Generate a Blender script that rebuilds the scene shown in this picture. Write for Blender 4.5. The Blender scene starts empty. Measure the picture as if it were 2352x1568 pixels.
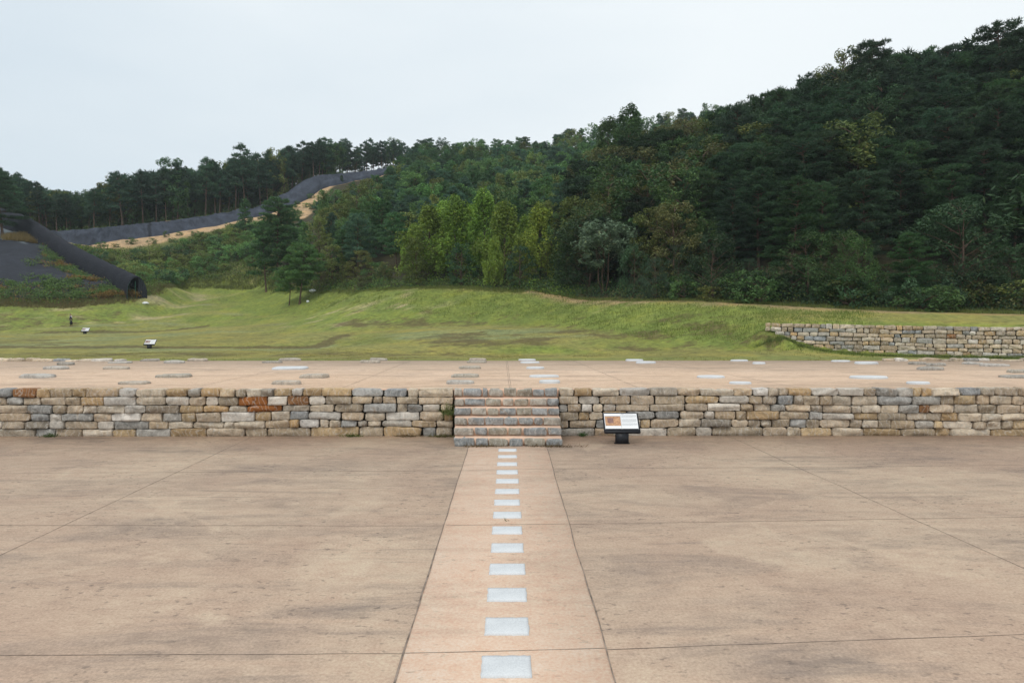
import bpy, math, random
import numpy as np
from mathutils import Vector, Matrix
from mathutils.geometry import delaunay_2d_cdt
R_ = math.radians
C = bpy.context.scene.collection
# ------------------------------------------------------------------ camera
F = 1568.0; CZ = 3.3
PITCH = math.atan(55 / F); YAW = math.atan(8 / F)
cam_d = bpy.data.cameras.new('camera'); cam = bpy.data.objects.new('camera', cam_d); C.objects.link(cam)
cam_d.sensor_width = 36; cam_d.lens = 24; cam_d.clip_end = 3000; cam_d.clip_start = 0.1
cam.location = (0, 0, CZ); cam.rotation_euler = (R_(90) - PITCH, 0, -YAW)
bpy.context.scene.camera = cam
# ------------------------------------------------------------------ world, sun, exposure
SUN_EL, SUN_AZ = R_(58), R_(215)          # azimuth clockwise from +Y
W_ = bpy.data.worlds.new('World'); bpy.context.scene.world = W_; W_.use_nodes = True
nt = W_.node_tree; nt.nodes.clear()
def N(t, ty, **kw):
    n = t.nodes.new(ty)
    for k, v in kw.items():
        if k == 'inp':
            for kk, vv in v.items(): n.inputs[kk].default_value = vv
        else: setattr(n, k, v)
    return n
sky = N(nt, 'ShaderNodeTexSky', sky_type='NISHITA', sun_disc=False)
sky.sun_elevation = SUN_EL; sky.sun_rotation = SUN_AZ; sky.air_density = 1; sky.dust_density = 3
sk = N(nt, 'ShaderNodeVectorMath', operation='SCALE', inp={'Scale': 0.1}); nt.links.new(sky.outputs[0], sk.inputs[0])
tc = N(nt, 'ShaderNodeTexCoord')
mp = N(nt, 'ShaderNodeMapping'); mp.inputs['Scale'].default_value = (0.8, 0.8, 3.0); nt.links.new(tc.outputs['Generated'], mp.inputs[0])
nz = N(nt, 'ShaderNodeTexNoise', inp={'Scale': 1.6, 'Detail': 4.0, 'Roughness': 0.45}); nt.links.new(mp.outputs[0], nz.inputs[0])
sep = N(nt, 'ShaderNodeSeparateXYZ'); nt.links.new(tc.outputs['Generated'], sep.inputs[0])
m1 = N(nt, 'ShaderNodeMath', operation='MULTIPLY_ADD', inp={1: 0.55, 2: 0.0}); nt.links.new(sep.outputs['X'], m1.inputs[0])
m2 = N(nt, 'ShaderNodeMath', operation='MULTIPLY_ADD', inp={1: 1.15}); nt.links.new(nz.outputs[0], m2.inputs[0]); nt.links.new(m1.outputs[0], m2.inputs[2])
cr = N(nt, 'ShaderNodeValToRGB'); nt.links.new(m2.outputs[0], cr.inputs[0])
cr.color_ramp.elements[0].position = 0.14; cr.color_ramp.elements[0].color = (0.62, 0.71, 0.78, 1)
cr.color_ramp.elements[1].position = 0.74; cr.color_ramp.elements[1].color = (0.85, 0.90, 0.92, 1)
mx = N(nt, 'ShaderNodeMixRGB', inp={0: 0.93}); nt.links.new(sk.outputs[0], mx.inputs[1]); nt.links.new(cr.outputs[0], mx.inputs[2])
bg = N(nt, 'ShaderNodeBackground', inp={'Strength': 1.0}); nt.links.new(mx.outputs[0], bg.inputs[0])
wo = N(nt, 'ShaderNodeOutputWorld'); nt.links.new(bg.outputs[0], wo.inputs[0])
ld = bpy.data.lights.new('sun', 'SUN'); lo = bpy.data.objects.new('sun', ld); C.objects.link(lo)
ld.energy = 1.3; ld.angle = R_(25); ld.color = (1, 0.95, 0.88)
lo.rotation_euler = (R_(90) - SUN_EL, 0, R_(180) - SUN_AZ)
sc = bpy.context.scene
sc.view_settings.view_transform = 'Standard'; sc.view_settings.look = 'None'
sc.view_settings.exposure = 0.22; sc.view_settings.gamma = 1
sc.cycles.max_bounces = 6; sc.cycles.diffuse_bounces = 3; sc.cycles.transmission_bounces = 3; sc.cycles.transparent_max_bounces = 8

# ------------------------------------------------------------------ pixel <-> world (reference picture 2352 x 1568)
cp, sp, cy_, sy_ = math.cos(PITCH), math.sin(PITCH), math.cos(YAW), math.sin(YAW)
FW = np.array([sy_ * cp, cy_ * cp, -sp]); RT = np.array([cy_, -sy_, 0]); UP = np.cross(RT, FW)
CAM = np.array([0, 0, CZ])
def ray(vx, vy): return FW + (vx - 1176) / F * RT + (784 - vy) / F * UP
def G(vx, vy, z=0.0):
    d = ray(vx, vy); return CAM + d * ((z - CZ) / d[2])
def W(vx, vy, D):
    d = ray(vx, vy); return CAM + d * (D / d[1])
def proj(p):
    q = np.atleast_2d(p) - CAM; zc = q @ FW
    return 1176 + F * (q @ RT) / zc, 784 - F * (q @ UP) / zc

# ------------------------------------------------------------------ mesh helpers
class MB:
    def __init__(s): s.v = []; s.f = []; s.c = []; s.m = []; s.n = 0
    def add(s, v, f, col=None, mat=0):
        v = np.asarray(v, float).reshape(-1, 3); s.v.append(v)
        for a in (f if isinstance(f, list) else [f]):
            a = np.asarray(a, int)
            if len(a): s.f.append(a + s.n); s.m.append(np.full(len(a), mat))
        if col is None: col = (1, 1, 1)
        c = np.asarray(col, float)
        if c.ndim == 1: c = np.tile(c[:3], (len(v), 1))
        s.c.append(c[:, :3]); s.n += len(v)
    def box(s, a, b, col=None, mat=0):
        x0, y0, z0 = a; x1, y1, z1 = b
        v = [(x0, y0, z0), (x1, y0, z0), (x1, y1, z0), (x0, y1, z0), (x0, y0, z1), (x1, y0, z1), (x1, y1, z1), (x0, y1, z1)]
        s.add(v, np.array([(0, 3, 2, 1), (4, 5, 6, 7), (0, 1, 5, 4), (1, 2, 6, 5), (2, 3, 7, 6), (3, 0, 4, 7)]), col, mat)
    def arrays(s): return np.vstack(s.v), s.f, np.vstack(s.c)
    def mesh(s, name, mats, smooth=False):
        me = bpy.data.meshes.new(name)
        V = np.vstack(s.v); cols = np.vstack(s.c)
        loops = np.concatenate([a.ravel() for a in s.f]); cnt = np.concatenate([np.full(len(a), a.shape[1]) for a in s.f])
        me.vertices.add(len(V)); me.vertices.foreach_set('co', V.ravel().astype(np.float32))
        me.loops.add(len(loops)); me.loops.foreach_set('vertex_index', loops.astype(np.int32))
        me.polygons.add(len(cnt)); me.polygons.foreach_set('loop_start', np.concatenate([[0], np.cumsum(cnt)[:-1]]).astype(np.int32))
        me.polygons.foreach_set('material_index', np.concatenate(s.m).astype(np.int32))
        if smooth: me.polygons.foreach_set('use_smooth', np.ones(len(cnt), bool))
        at = me.color_attributes.new('col', 'FLOAT_COLOR', 'POINT')
        at.data.foreach_set('color', np.hstack([cols, np.ones((len(cols), 1))]).ravel().astype(np.float32))
        for m in (mats if isinstance(mats, (list, tuple)) else [mats]): me.materials.append(m)
        me.update(calc_edges=True); me.validate()
        return me
def link(name, me, parent=None, loc=None, rot=None):
    o = bpy.data.objects.new(name, me); C.objects.link(o)
    if parent: o.parent = parent
    if loc is not None: o.location = loc
    if rot is not None: o.rotation_euler = rot
    return o
def tag(o, label=None, cat=None, group=None, kind=None):
    if label: o['label'] = label
    if cat: o['category'] = cat
    if group: o['group'] = group
    if kind: o['kind'] = kind
    return o
def tube(pts, rad, n=7):
    pts = np.asarray(pts, float); rad = np.asarray(rad, float) * np.ones(len(pts)); m = len(pts)
    t = np.gradient(pts, axis=0); t /= np.linalg.norm(t, axis=1)[:, None] + 1e-9
    ref = np.array([1.0, 0, 0]) if abs(t[0, 0]) < .8 else np.array([0, 1.0, 0])
    a = np.cross(t, ref); a /= np.linalg.norm(a, axis=1)[:, None] + 1e-9; b = np.cross(t, a)
    th = np.arange(n) * 2 * math.pi / n
    v = pts[:, None] + rad[:, None, None] * (np.cos(th)[None, :, None] * a[:, None] + np.sin(th)[None, :, None] * b[:, None])
    i = np.arange(m - 1)[:, None] * n; j = np.arange(n)[None]; k = (j + 1) % n
    q = np.stack([i + j, i + k, i + n + k, i + n + j], -1).reshape(-1, 4)
    return v.reshape(-1, 3), q
def gridfaces(nx, ny):
    i = np.arange(ny - 1)[:, None] * nx; j = np.arange(nx - 1)[None]
    return np.stack([i + j, i + j + 1, i + nx + j + 1, i + nx + j], -1).reshape(-1, 4)
def vnoise(x, y, s=0):          # cheap smooth 2-D noise
    x = np.asarray(x, float); y = np.asarray(y, float)
    xi = np.floor(x).astype(int); yi = np.floor(y).astype(int); fx = x - xi; fy = y - yi
    def h(a, b):
        n = (a * 374761393 + b * 668265263 + s * 974711) & 0x7fffffff
        n = ((n ^ (n >> 13)) * 1274126177) & 0x7fffffff
        return ((n ^ (n >> 16)) & 0xffff) / 65535.0
    u = fx * fx * (3 - 2 * fx); v = fy * fy * (3 - 2 * fy)
    return (h(xi, yi) * (1 - u) + h(xi + 1, yi) * u) * (1 - v) + (h(xi, yi + 1) * (1 - u) + h(xi + 1, yi + 1) * u) * v
def fbm(x, y, s=0, o=4):
    r = 0; a = .5; t = 0
    for k in range(o): r = r + a * vnoise(x * 2 ** k, y * 2 ** k, s + k * 17); t += a; a *= .5
    return r / t

# ------------------------------------------------------------------ materials
class Mat:
    def __init__(s, name):
        s.m = bpy.data.materials.new(name); s.m.use_nodes = True; s.t = s.m.node_tree
        s.b = s.t.nodes['Principled BSDF']; s.b.inputs['Specular IOR Level'].default_value = 0.2
    def n(s, ty, **kw): return N(s.t, ty, **kw)
    def l(s, a, b): s.t.links.new(a, b)
    def co(s, scale=(1, 1, 1), src='Object'):
        t = s.n('ShaderNodeTexCoord'); m = s.n('ShaderNodeMapping'); m.inputs['Scale'].default_value = scale
        s.l(t.outputs[src], m.inputs[0]); return m.outputs[0]
    def noise(s, co, scale, detail=5, rough=.55, dist=0):
        n = s.n('ShaderNodeTexNoise', inp={'Scale': scale, 'Detail': detail, 'Roughness': rough, 'Distortion': dist}); s.l(co, n.inputs[0]); return n.outputs[0]
    def ramp(s, f, *st):
        r = s.n('ShaderNodeValToRGB'); s.l(f, r.inputs[0]); e = r.color_ramp.elements
        while len(e) < len(st): e.new(.5)
        for k, (p, c) in enumerate(st):
            if not isinstance(c, (tuple, list)): c = (c, c, c)
            e[k].position = p; e[k].color = (*c, 1)
        return r.outputs[0]
    def mix(s, f, a, b, bt='MIX'):
        x = s.n('ShaderNodeMixRGB', blend_type=bt)
        for i, v in ((0, f), (1, a), (2, b)):
            if isinstance(v, (int, float)): x.inputs[i].default_value = v if i == 0 else (v, v, v, 1)
            elif isinstance(v, (tuple, list)): x.inputs[i].default_value = (*v, 1)
            else: s.l(v, x.inputs[i])
        return x.outputs[0]
    def attr(s, name='col'):
        a = s.n('ShaderNodeAttribute', attribute_name=name); return a.outputs['Color']
    def bump(s, h, strength=.3, dist=.02):
        b = s.n('ShaderNodeBump', inp={'Strength': strength, 'Distance': dist}); s.l(h, b.inputs['Height']); s.l(b.outputs[0], s.b.inputs['Normal'])
    def out(s, col=None, rough=.85):
        if col is not None:
            if isinstance(col, (tuple, list)): s.b.inputs['Base Color'].default_value = (*col, 1)
            else: s.l(col, s.b.inputs['Base Color'])
        s.b.inputs['Roughness'].default_value = rough
        return s.m
def concrete(name, base, pale, dark, amount=.6):
    m = Mat(name); c = m.co(); cs = m.co((.28, 1.0, 1))
    big = m.noise(c, .22, 6, .6, .6); st = m.noise(cs, .9, 9, .68, .8); fine = m.noise(c, 30, 5, .75); pt = m.noise(c, .33, 6, .6, 1.0); gr = m.noise(m.co((.7, 1, 1)), 4.0, 6, .75); sp_ = m.noise(m.co((.55, 1, 1)), 13, 3, .55); cl_ = m.noise(c, .8, 4, .6, .5)
    col = m.mix(m.ramp(big, (.38, 0.0), (.66, 1.0)), base, pale)
    f = m.mix(1, m.ramp(st, (.46, 0.0), (.68, 1.0)), m.ramp(m.noise(c, .5, 5, .6, .3), (.35, 0.15), (.62, 1.0)), 'MULTIPLY')
    col = m.mix(m.mix(1, f, amount, 'MULTIPLY'), col, dark)
    streak = m.noise(m.co((.09, 1.0, 1)), 2.2, 8, .72, .5)
    col = m.mix(m.mix(1, m.ramp(streak, (.56, 0.0), (.7, 1.0)), amount * .6, 'MULTIPLY'), col, dark)
    col = m.mix(m.mix(1, m.mix(1, m.ramp(sp_, (.60, 0.0), (.66, 1.0)), m.ramp(cl_, (.42, 0.12), (.62, 1.0)), 'MULTIPLY'), amount * .8, 'MULTIPLY'), col, tuple(x * .55 for x in dark))
    col = m.mix(m.mix(1, m.ramp(pt, (.60, 0.0), (.635, 1.0)), .55, 'MULTIPLY'), col, pale)
    col = m.mix(.5, col, m.ramp(fine, (.34, .30), (.66, .70)), 'OVERLAY'); col = m.mix(.4, col, m.ramp(gr, (.32, .34), (.66, .66)), 'OVERLAY')
    m.bump(m.mix(.5, fine, gr), .4, .01)
    return m.out(col, .9)
M = {}
M['plaza'] = concrete('worn_beige_concrete', (.53, .378, .28), (.66, .50, .365), (.25, .20, .17), .85)
M['path'] = concrete('peach_path_concrete', (.78, .545, .395), (.84, .62, .47), (.42, .30, .22), .45)
M['platform'] = concrete('pale_platform_concrete', (.56, .405, .29), (.62, .46, .34), (.24, .19, .155), .6)
def plain(name, col, rough=.6, bumps=None, var=0):
    m = Mat(name)
    if var:
        n = m.noise(m.co(), bumps or 8, 5, .6); c = m.mix(m.ramp(n, (.3, 0.0), (.7, 1.0)), tuple(x * (1 - var) for x in col), tuple(min(1, x * (1 + var)) for x in col)); m.bump(n, .2, .01)
        return m.out(c, rough)
    return m.out(col, rough)
M['joint'] = plain('dark_joint_line', (.235, .185, .15), .95, 6, .5)
M['mortar'] = plain('orange_mortar', (.67, .46, .34), .95, 10, .12)
M['gap'] = plain('dark_gap', (.035, .03, .025), 1)
def stone_mat():
    m = Mat('quarried_stone'); c = m.co(); a = m.attr()
    n1 = m.noise(c, 5, 7, .65, .6); n2 = m.noise(c, 22, 5, .7); n3 = m.noise(c, 1.7, 4, .6, 1.0)
    col = m.mix(1, a, m.ramp(n1, (.28, .55), (.5, 1.0), (.72, 1.35)), 'MULTIPLY')
    col = m.mix(m.mix(1, m.ramp(n3, (.6, 0.0), (.72, 1.0)), .55, 'MULTIPLY'), col, (.30, .19, .10))
    wv = m.n('ShaderNodeTexWave', wave_type='BANDS', inp={'Scale': 2.0, 'Distortion': 14.0, 'Detail': 4.0, 'Detail Scale': 1.6}); m.l(c, wv.inputs[0])
    col = m.mix(m.mix(1, m.ramp(wv.outputs[1], (.9, 0.0), (.98, 1.0)), .35, 'MULTIPLY'), col, (.62, .60, .56))
    col = m.mix(.4, col, m.ramp(n2, (.3, .3), (.7, .72)), 'OVERLAY')
    m.bump(m.mix(.5, n1, n2), 1.0, .07)
    return m.out(col, .85)
M['stone'] = stone_mat()
def granite():
    m = Mat('pale_granite'); c = m.co(); n = m.noise(c, 60, 3, .8); b = m.noise(c, 2.5, 3, .5)
    col = m.mix(m.ramp(n, (.35, 0.0), (.65, 1.0)), (.52, .535, .55), (.64, .66, .67))
    col = m.mix(.5, col, m.ramp(b, (.35, .42), (.65, .58)), 'OVERLAY')
    ge = m.n('ShaderNodeNewGeometry'); s_ = m.n('ShaderNodeSeparateXYZ'); m.l(ge.outputs['Normal'], s_.inputs[0])
    m.bump(n, .4, .006); return m.out(col, .75)
M['granite'] = granite()
M['black'] = plain('black_powder_coat', (.018, .019, .023), .45)
M['white'] = plain('white_print', (.78, .79, .80), .5)
M['ink'] = plain('grey_ink', (.30, .32, .33), .7)
M['inkdark'] = plain('dark_ink', (.10, .10, .11), .7)
M['bolt'] = plain('steel_screw', (.6, .6, .6), .3)
M['plastic'] = plain('white_plastic', (.75, .78, .8), .5)
def photo_mat(col1, col2, nm):
    m = Mat(nm); n = m.noise(m.co(), 18, 6, .7, .5); return m.out(m.ramp(n, (.35, col1), (.65, col2)), .5)
M['photo'] = photo_mat((.32, .17, .10), (.62, .36, .20), 'printed_site_photo')
M['photo2'] = photo_mat((.16, .09, .08), (.30, .18, .15), 'printed_site_photo_dark')
M['photogrey'] = photo_mat((.22, .17, .15), (.42, .34, .30), 'printed_site_photo_grey')
def leaf_mat(name, useobj=True, trans=.28):
    m = Mat(name)
    if useobj:
        oi = m.n('ShaderNodeObjectInfo'); base = oi.outputs['Color']; col = m.mix(1, base, m.attr(), 'MULTIPLY')
    else: col = m.attr()
    m.out(col, .65); m.b.inputs['Specular IOR Level'].default_value = .25
    tr = m.n('ShaderNodeBsdfTranslucent'); m.l(col, tr.inputs[0]); mxs = m.n('ShaderNodeMixShader', inp={0: trans})
    o = m.t.nodes['Material Output']; m.l(m.b.outputs[0], mxs.inputs[1]); m.l(tr.outputs[0], mxs.inputs[2]); m.l(mxs.outputs[0], o.inputs[0])
    return m.m
M['leaf'] = leaf_mat('foliage'); M['leafstuff'] = leaf_mat('mass_foliage', False)
def bark():
    m = Mat('pine_bark'); n = m.noise(m.co((1, 1, .3)), 7, 5, .6); m.bump(n, .5, .03)
    return m.out(m.ramp(n, (.3, (.055, .038, .03)), (.7, (.17, .115, .085))), .95)
M['bark'] = bark()
def net_mat():
    m = Mat('black_shade_net'); c = m.co(); n = m.noise(c, .5, 6, .6, .8); f = m.noise(m.co((1, 1, 3)), 2.2, 6, .65)
    col = m.mix(1, m.attr(), m.ramp(n, (.3, .8), (.7, 1.25)), 'MULTIPLY'); m.bump(f, .8, .25)
    return m.out(col, .8)
M['net'] = net_mat()
def ground_mat():
    m = Mat('grass_and_soil'); c = m.co(); a = m.attr('col')
    n1 = m.noise(m.co((.6, .5, 1)), .55, 8, .78, .4); n2 = m.noise(c, 2.2, 6, .75); n3 = m.noise(m.co((.5, .6, 1)), .8, 8, .74)
    col = m.mix(1, a, m.ramp(n1, (.36, (.74, .80, .84)), (.5, (1.0, 1.0, 1.0)), (.64, (1.25, 1.14, .95))), 'MULTIPLY')
    d = m.n('ShaderNodeAttribute', attribute_name='dry'); th = m.n('ShaderNodeMath', operation='MULTIPLY_ADD', inp={1: .17}); m.l(d.outputs['Fac'], th.inputs[0]); m.l(n3, th.inputs[2])
    f = m.ramp(th.outputs[0], (.57, 0.0), (.67, 1.0))
    col = m.mix(m.mix(1, f, .8, 'MULTIPLY'), col, (.11, .085, .038))
    col = m.mix(.7, col, m.ramp(n2, (.34, .25), (.66, .75)), 'OVERLAY')
    m.bump(m.mix(.5, n2, n3), .7, .2)
    return m.out(col, .95)
M['ground'] = ground_mat()

# ------------------------------------------------------------------ terrain (one height field behind the platform)
PLZ = 0.0
Dw = G(600, 1001)[1]                       # wall line
TOPZ = CZ - (CZ - 0) * 0 - 0
_r = ray(1168, 893); TOPZ = CZ + _r[2] * (Dw / _r[1])
Dback = G(1168, 827.5, TOPZ)[1]
ctrl = []
def cpt(vx, vy, D): ctrl.append(tuple(W(vx, vy, D)))
def cw(x, y, z): ctrl.append((x, y, z))
for x in np.linspace(-300, 300, 41): cw(x, Dback - 2, TOPZ - .14); cw(x, Dback + .7, TOPZ - .13)
# lawn floor
for vx in (-500, -200, 0, 200, 400, 600, 728, 900, 1100, 1300, 1450): cpt(vx, 816, 45)
for vx, vy, D in ((1560, 815, 41), (1764, 814, 38.5), (1950, 823, 36), (2150, 826, 35), (2352, 828, 34.5), (2700, 829, 34.5)): cpt(vx, vy, D)
for vx in (-500, -200, 0, 150, 344, 460, 588, 728): cpt(vx, 801.5, 57.5)     # foot of the low terrace
for vx in (-500, -200, 0, 150, 344, 460, 588, 722): cpt(vx, 794.5, 58.6)
cpt(810, 766, 66); cpt(797, 764.5, 67); cpt(760, 778, 62); cpt(769, 784, 61.4)
for vx, vy, D in ((900, 792, 52), (900, 765, 62), (1050, 790, 50), (1050, 765, 57), (1176, 775, 52.5), (1250, 790, 47), (1000, 752, 66), (1400, 795, 44.5)): cpt(vx, vy, D)
for vx, vy, D in ((-500, 768, 82), (-200, 768, 83), (0, 768, 84), (110, 765, 85), (200, 764.5, 85.8), (300, 765, 86), (380, 760, 88), (475, 750, 92)): cpt(vx, vy, D)
for vx, vy, D in ((110, 758, 86.6), (200, 757.5, 87.4), (300, 757, 88), (380, 753, 90), (475, 745.5, 94)): cpt(vx, vy, D)
for vx, vy, D in ((100, 782, 70), (344, 779, 71), (560, 770, 74), (640, 760, 77), (650, 745, 85), (560, 735, 94), (620, 722, 98)): cpt(vx, vy, D)
# left bank foot / top
for vx, vy, D in ((-600, 756, 86), (-250, 754, 87), (0, 752, 88), (150, 752, 90), (300, 743, 96), (345, 737, 99), (390, 724.5, 105), (412, 702, 115), (437, 677, 127)): cpt(vx, vy, D)
LB = ((-600, 700, 95), (-250, 700, 96), (0, 701, 97), (150, 699, 99), (300, 688, 104), (345, 675, 109), (375, 662, 116), (400, 655, 124))
for q in LB: cpt(*q)
# valley and its head
for vx, vy, D in ((500, 705, 108), (560, 700, 110), (470, 677, 127), (530, 676, 128), (595, 677, 127), (600, 692, 113), (620, 700, 106), (663, 699, 100), (688, 698, 99)): cpt(vx, vy, D)
for vx, vy, D in ((430, 655, 133), (500, 654, 134), (580, 657, 133), (620, 662, 124)): cpt(vx, vy, D)
# right mound foot and crest
FOOT = ((723, 721, 92), (705, 733, 84), (760, 736, 77), (800, 737, 75), (913, 739.5, 71), (1063, 741, 68), (1176, 747, 63), (1296, 754, 58), (1426, 769, 52), (1510, 783, 48.5), (1576, 794, 45.5), (1700, 804, 43), (1800, 808, 41.2))
for q in FOOT: cpt(*q)
CREST = ((640, 672, 112), (700, 668, 106), (763, 668, 98), (840, 665, 90), (913, 661, 85), (1040, 661, 80), (1176, 665, 76), (1221, 667, 74), (1263, 674, 71.5), (1326, 687, 68), (1426, 693, 62), (1526, 692, 58.5), (1651, 694.5, 55), (1764, 701, 52), (1900, 709, 49.5), (2064, 716, 47), (2200, 720, 46), (2352, 723, 45), (2700, 725, 44), (3300, 725, 44))
for vx, vy, D in CREST: cpt(vx, vy, D); p = W(vx, vy, D); cw(p[0] * (1 + 2.5 / D), D + 2.5, p[2] + .15)
for (a, b, c_), (d, e, f_) in (((1700, 804, 43), (1700, 697, 53)), ((1176, 747, 63), (1176, 665, 76))):
    for t in (.33, .66): cpt(a + (d - a) * t, b + (e - b) * (t ** .8), c_ + (f_ - c_) * t)
# second stone wall: top and base lines
WT = ((1757, 741, 43.2), (1850, 743, 42), (1950, 745, 41), (2064, 747, 40), (2200, 749.5, 38.8), (2352, 751.5, 37.6), (2520, 753, 36.4), (2750, 754, 35))
WB = ((1800, 770, 42.4), (1850, 797, 41.7), (1900, 808, 41), (1975, 815, 40.2), (2064, 818, 39.4), (2200, 821, 38.3), (2352, 823, 37.1), (2520, 826, 35.9), (2750, 830, 34.5))
for a, b, c_ in WB: p = W(a, b, c_); k = (c_ - .75) / c_; cw(p[0] * k, c_ - .75, p[2]); cw(p[0] * (c_ + .9) / c_, c_ + .9, p[2] - .05)
for a, b, c_ in WT: p = W(a, b, c_); cw(p[0] * (c_ + 1.7) / c_, c_ + 1.7, p[2] + .05)
cpt(1750, 745, 42.9); cpt(1768, 757, 42.6)
# right forested hill
for vx, vy, D in ((1500, 615, 80), (1500, 442, 140), (1600, 600, 74), (1600, 520, 92), (1600, 425, 130), (1680, 410, 108), (1680, 560, 78), (1900, 330, 93), (1900, 560, 66), (2100, 340, 88), (2100, 560, 64), (2250, 280, 88),
                  (2250, 520, 64), (2352, 285, 88), (2352, 520, 63), (2700, 280, 88), (2700, 500, 62), (1760, 375, 104)): cpt(vx, vy, D)
for x in (60, 100, 150, 220, 300): cw(x, 135, 33); cw(x, 200, 45); cw(x, 60, 9)
# middle hill, foot to ridge
for vx, vy, D in ((950, 372, 226), (1060, 378, 230), (1176, 380, 235), (1260, 365, 238), (1350, 335, 240), (1500, 305, 240), (1650, 292, 242), (1850, 290, 240), (2200, 290, 240),
                  (1000, 600, 100), (1176, 590, 95), (1000, 490, 146), (1176, 480, 150), (1340, 600, 88), (1340, 450, 150), (850, 600, 108), (850, 500, 150), (860, 430, 190), (780, 560, 118), (740, 600, 110), (740, 520, 142), (700, 575, 122), (640, 600, 124), (640, 545, 142)): cpt(vx, vy, D)
# netted strip edges: (upper x,y) (lower x,y) D lower, D upper
STRIP = ((97, 535, 118, 545, 147, 150), (175, 530, 150, 559, 146, 151), (235, 524, 205, 566, 146, 152), (282, 519, 282, 551, 152, 157), (370, 511, 370, 540, 156, 161), (462, 498.5, 475, 523, 163, 168),
         (542, 486.5, 542, 506, 168, 173), (588, 479, 595, 494, 172, 177), (630, 456, 635, 483, 176, 182), (663, 441, 673, 469, 180, 187), (695, 416, 705, 454, 185, 193), (730, 404, 725, 434, 190, 197), (760, 402, 758, 426.5, 197, 203),
         (838, 395, 833, 411.5, 209, 215), (870, 391, 863, 406.5, 213, 219), (918, 383, 913, 388, 222, 225))
for ux, uy, lx, ly, Dl, Du in STRIP:
    cpt(lx, ly, Dl); cpt(ux, uy, Du)
    p = W(ux, uy, Du); cw(p[0] * 1.015, Du + 4, p[2] + .4)
    if ux < 700: cw(p[0] * 1.1, Du + 28, p[2] + 4.0)
    else: cw(p[0] * 1.06, Du + 14, p[2] - .5); cw(p[0] * 1.15, Du + 40, p[2] - 12)
for vx, vy, D in ((250, 579, 141), (292, 581, 141), (400, 560, 150), (500, 545, 156), (420, 600, 142), (520, 600, 143), (380, 630, 135), (300, 620, 132), (590, 560, 146), (560, 520, 163), (610, 510, 166), (680, 500, 168), (730, 480, 172)): cpt(vx, vy, D)
# mound on the left under the net, with the tunnel ridge
TUN = ((-260, 470, 150), (-120, 476, 145), (-40, 487, 142), (0, 503, 139), (35, 512, 136), (70, 529, 132), (110, 556, 127), (150, 583, 122), (200, 611, 116.5), (250, 636, 111.5), (290, 655, 107.5), (314, 668, 105))
for vx, vy, D in TUN: cpt(vx, vy + 8, D + .6)
for vx, vy, D in ((-600, 480, 150), (-400, 475, 150), (60, 560, 122), (0, 560, 121), (-150, 560, 121), (100, 620, 112), (0, 630, 108), (200, 650, 106.5), (-200, 630, 108), (60, 660, 104), (160, 672, 103)): cpt(vx, vy, D)
for vx, vy, D in ((60, 505, 150), (130, 572, 138), (210, 600, 128), (290, 640, 116), (330, 664, 110)): cpt(vx, vy, D)
for x in (-300, -220, -160): cw(x, 150, 26); cw(x, 200, 30); cw(x, 110, 10); cw(x, 90, 3)
for x in np.linspace(-300, 300, 13): cw(x, 300, 8 if x < -20 else 40); cw(x, 420, 0 if x < -20 else 20)
for y in (45, 60, 80): cw(-300, y, 1.5); cw(300, y, 10)

P = np.array(ctrl)
xs = np.arange(-260, 200.1, 1.0)
ys = np.concatenate([np.arange(Dback - 1.5, 75, .5), np.arange(75, 130, .8), np.arange(130, 250, 1.2), np.arange(250, 420, 8)])
def triangulated(P, xs, ys):
    res = delaunay_2d_cdt([Vector((p[0], p[1])) for p in P], [], [], 0, 1e-4)
    vo, _, fo = res[0], res[1], res[2]; orig = res[3]
    zz = np.array([P[o[0], 2] if len(o) else 0 for o in orig]); vv = np.array([[v.x, v.y] for v in vo])
    Z = np.full((len(ys), len(xs)), np.nan)
    for f in fo:
        a, b, c = f; A, B, Cc = vv[a], vv[b], vv[c]
        i0, i1 = np.searchsorted(xs, [min(A[0], B[0], Cc[0]) - 1e-6, max(A[0], B[0], Cc[0]) + 1e-6]); j0, j1 = np.searchsorted(ys, [min(A[1], B[1], Cc[1]) - 1e-6, max(A[1], B[1], Cc[1]) + 1e-6])
        if i0 >= i1 or j0 >= j1: continue
        X, Y = np.meshgrid(xs[i0:i1], ys[j0:j1]); d = (B[1] - Cc[1]) * (A[0] - Cc[0]) + (Cc[0] - B[0]) * (A[1] - Cc[1])
        if abs(d) < 1e-9: continue
        l1 = ((B[1] - Cc[1]) * (X - Cc[0]) + (Cc[0] - B[0]) * (Y - Cc[1])) / d; l2 = ((Cc[1] - A[1]) * (X - Cc[0]) + (A[0] - Cc[0]) * (Y - Cc[1])) / d; l3 = 1 - l1 - l2
        m = (l1 > -1e-6) & (l2 > -1e-6) & (l3 > -1e-6); z = l1 * zz[a] + l2 * zz[b] + l3 * zz[c]
        sub = Z[j0:j1, i0:i1]; sub[m] = z[m]
    return Z
Z = triangulated(P, xs, ys)
Z[np.isnan(Z)] = 0
def blur(Z):
    Q = np.pad(Z, 1, mode='edge'); return (Q[1:-1, 1:-1] * 4 + Q[:-2, 1:-1] + Q[2:, 1:-1] + Q[1:-1, :-2] + Q[1:-1, 2:]) / 8
Zs = Z.copy()
for k in range(4): Zs = blur(Zs)
X, Y = np.meshgrid(xs, ys)
VX, VY = proj(np.stack([X, Y, Zs], -1).reshape(-1, 3)); VX = VX.reshape(X.shape); VY = VY.reshape(X.shape)
keep = np.clip(1 - np.abs(Y - 38) / 8, 0, 1) * (VX > 1720)          # keep the second wall's step crisp
Z1 = Z
Zs = Zs * (1 - keep) + Z1 * keep
far = np.clip((Y - 60) / 60, 0, 1)
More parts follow.
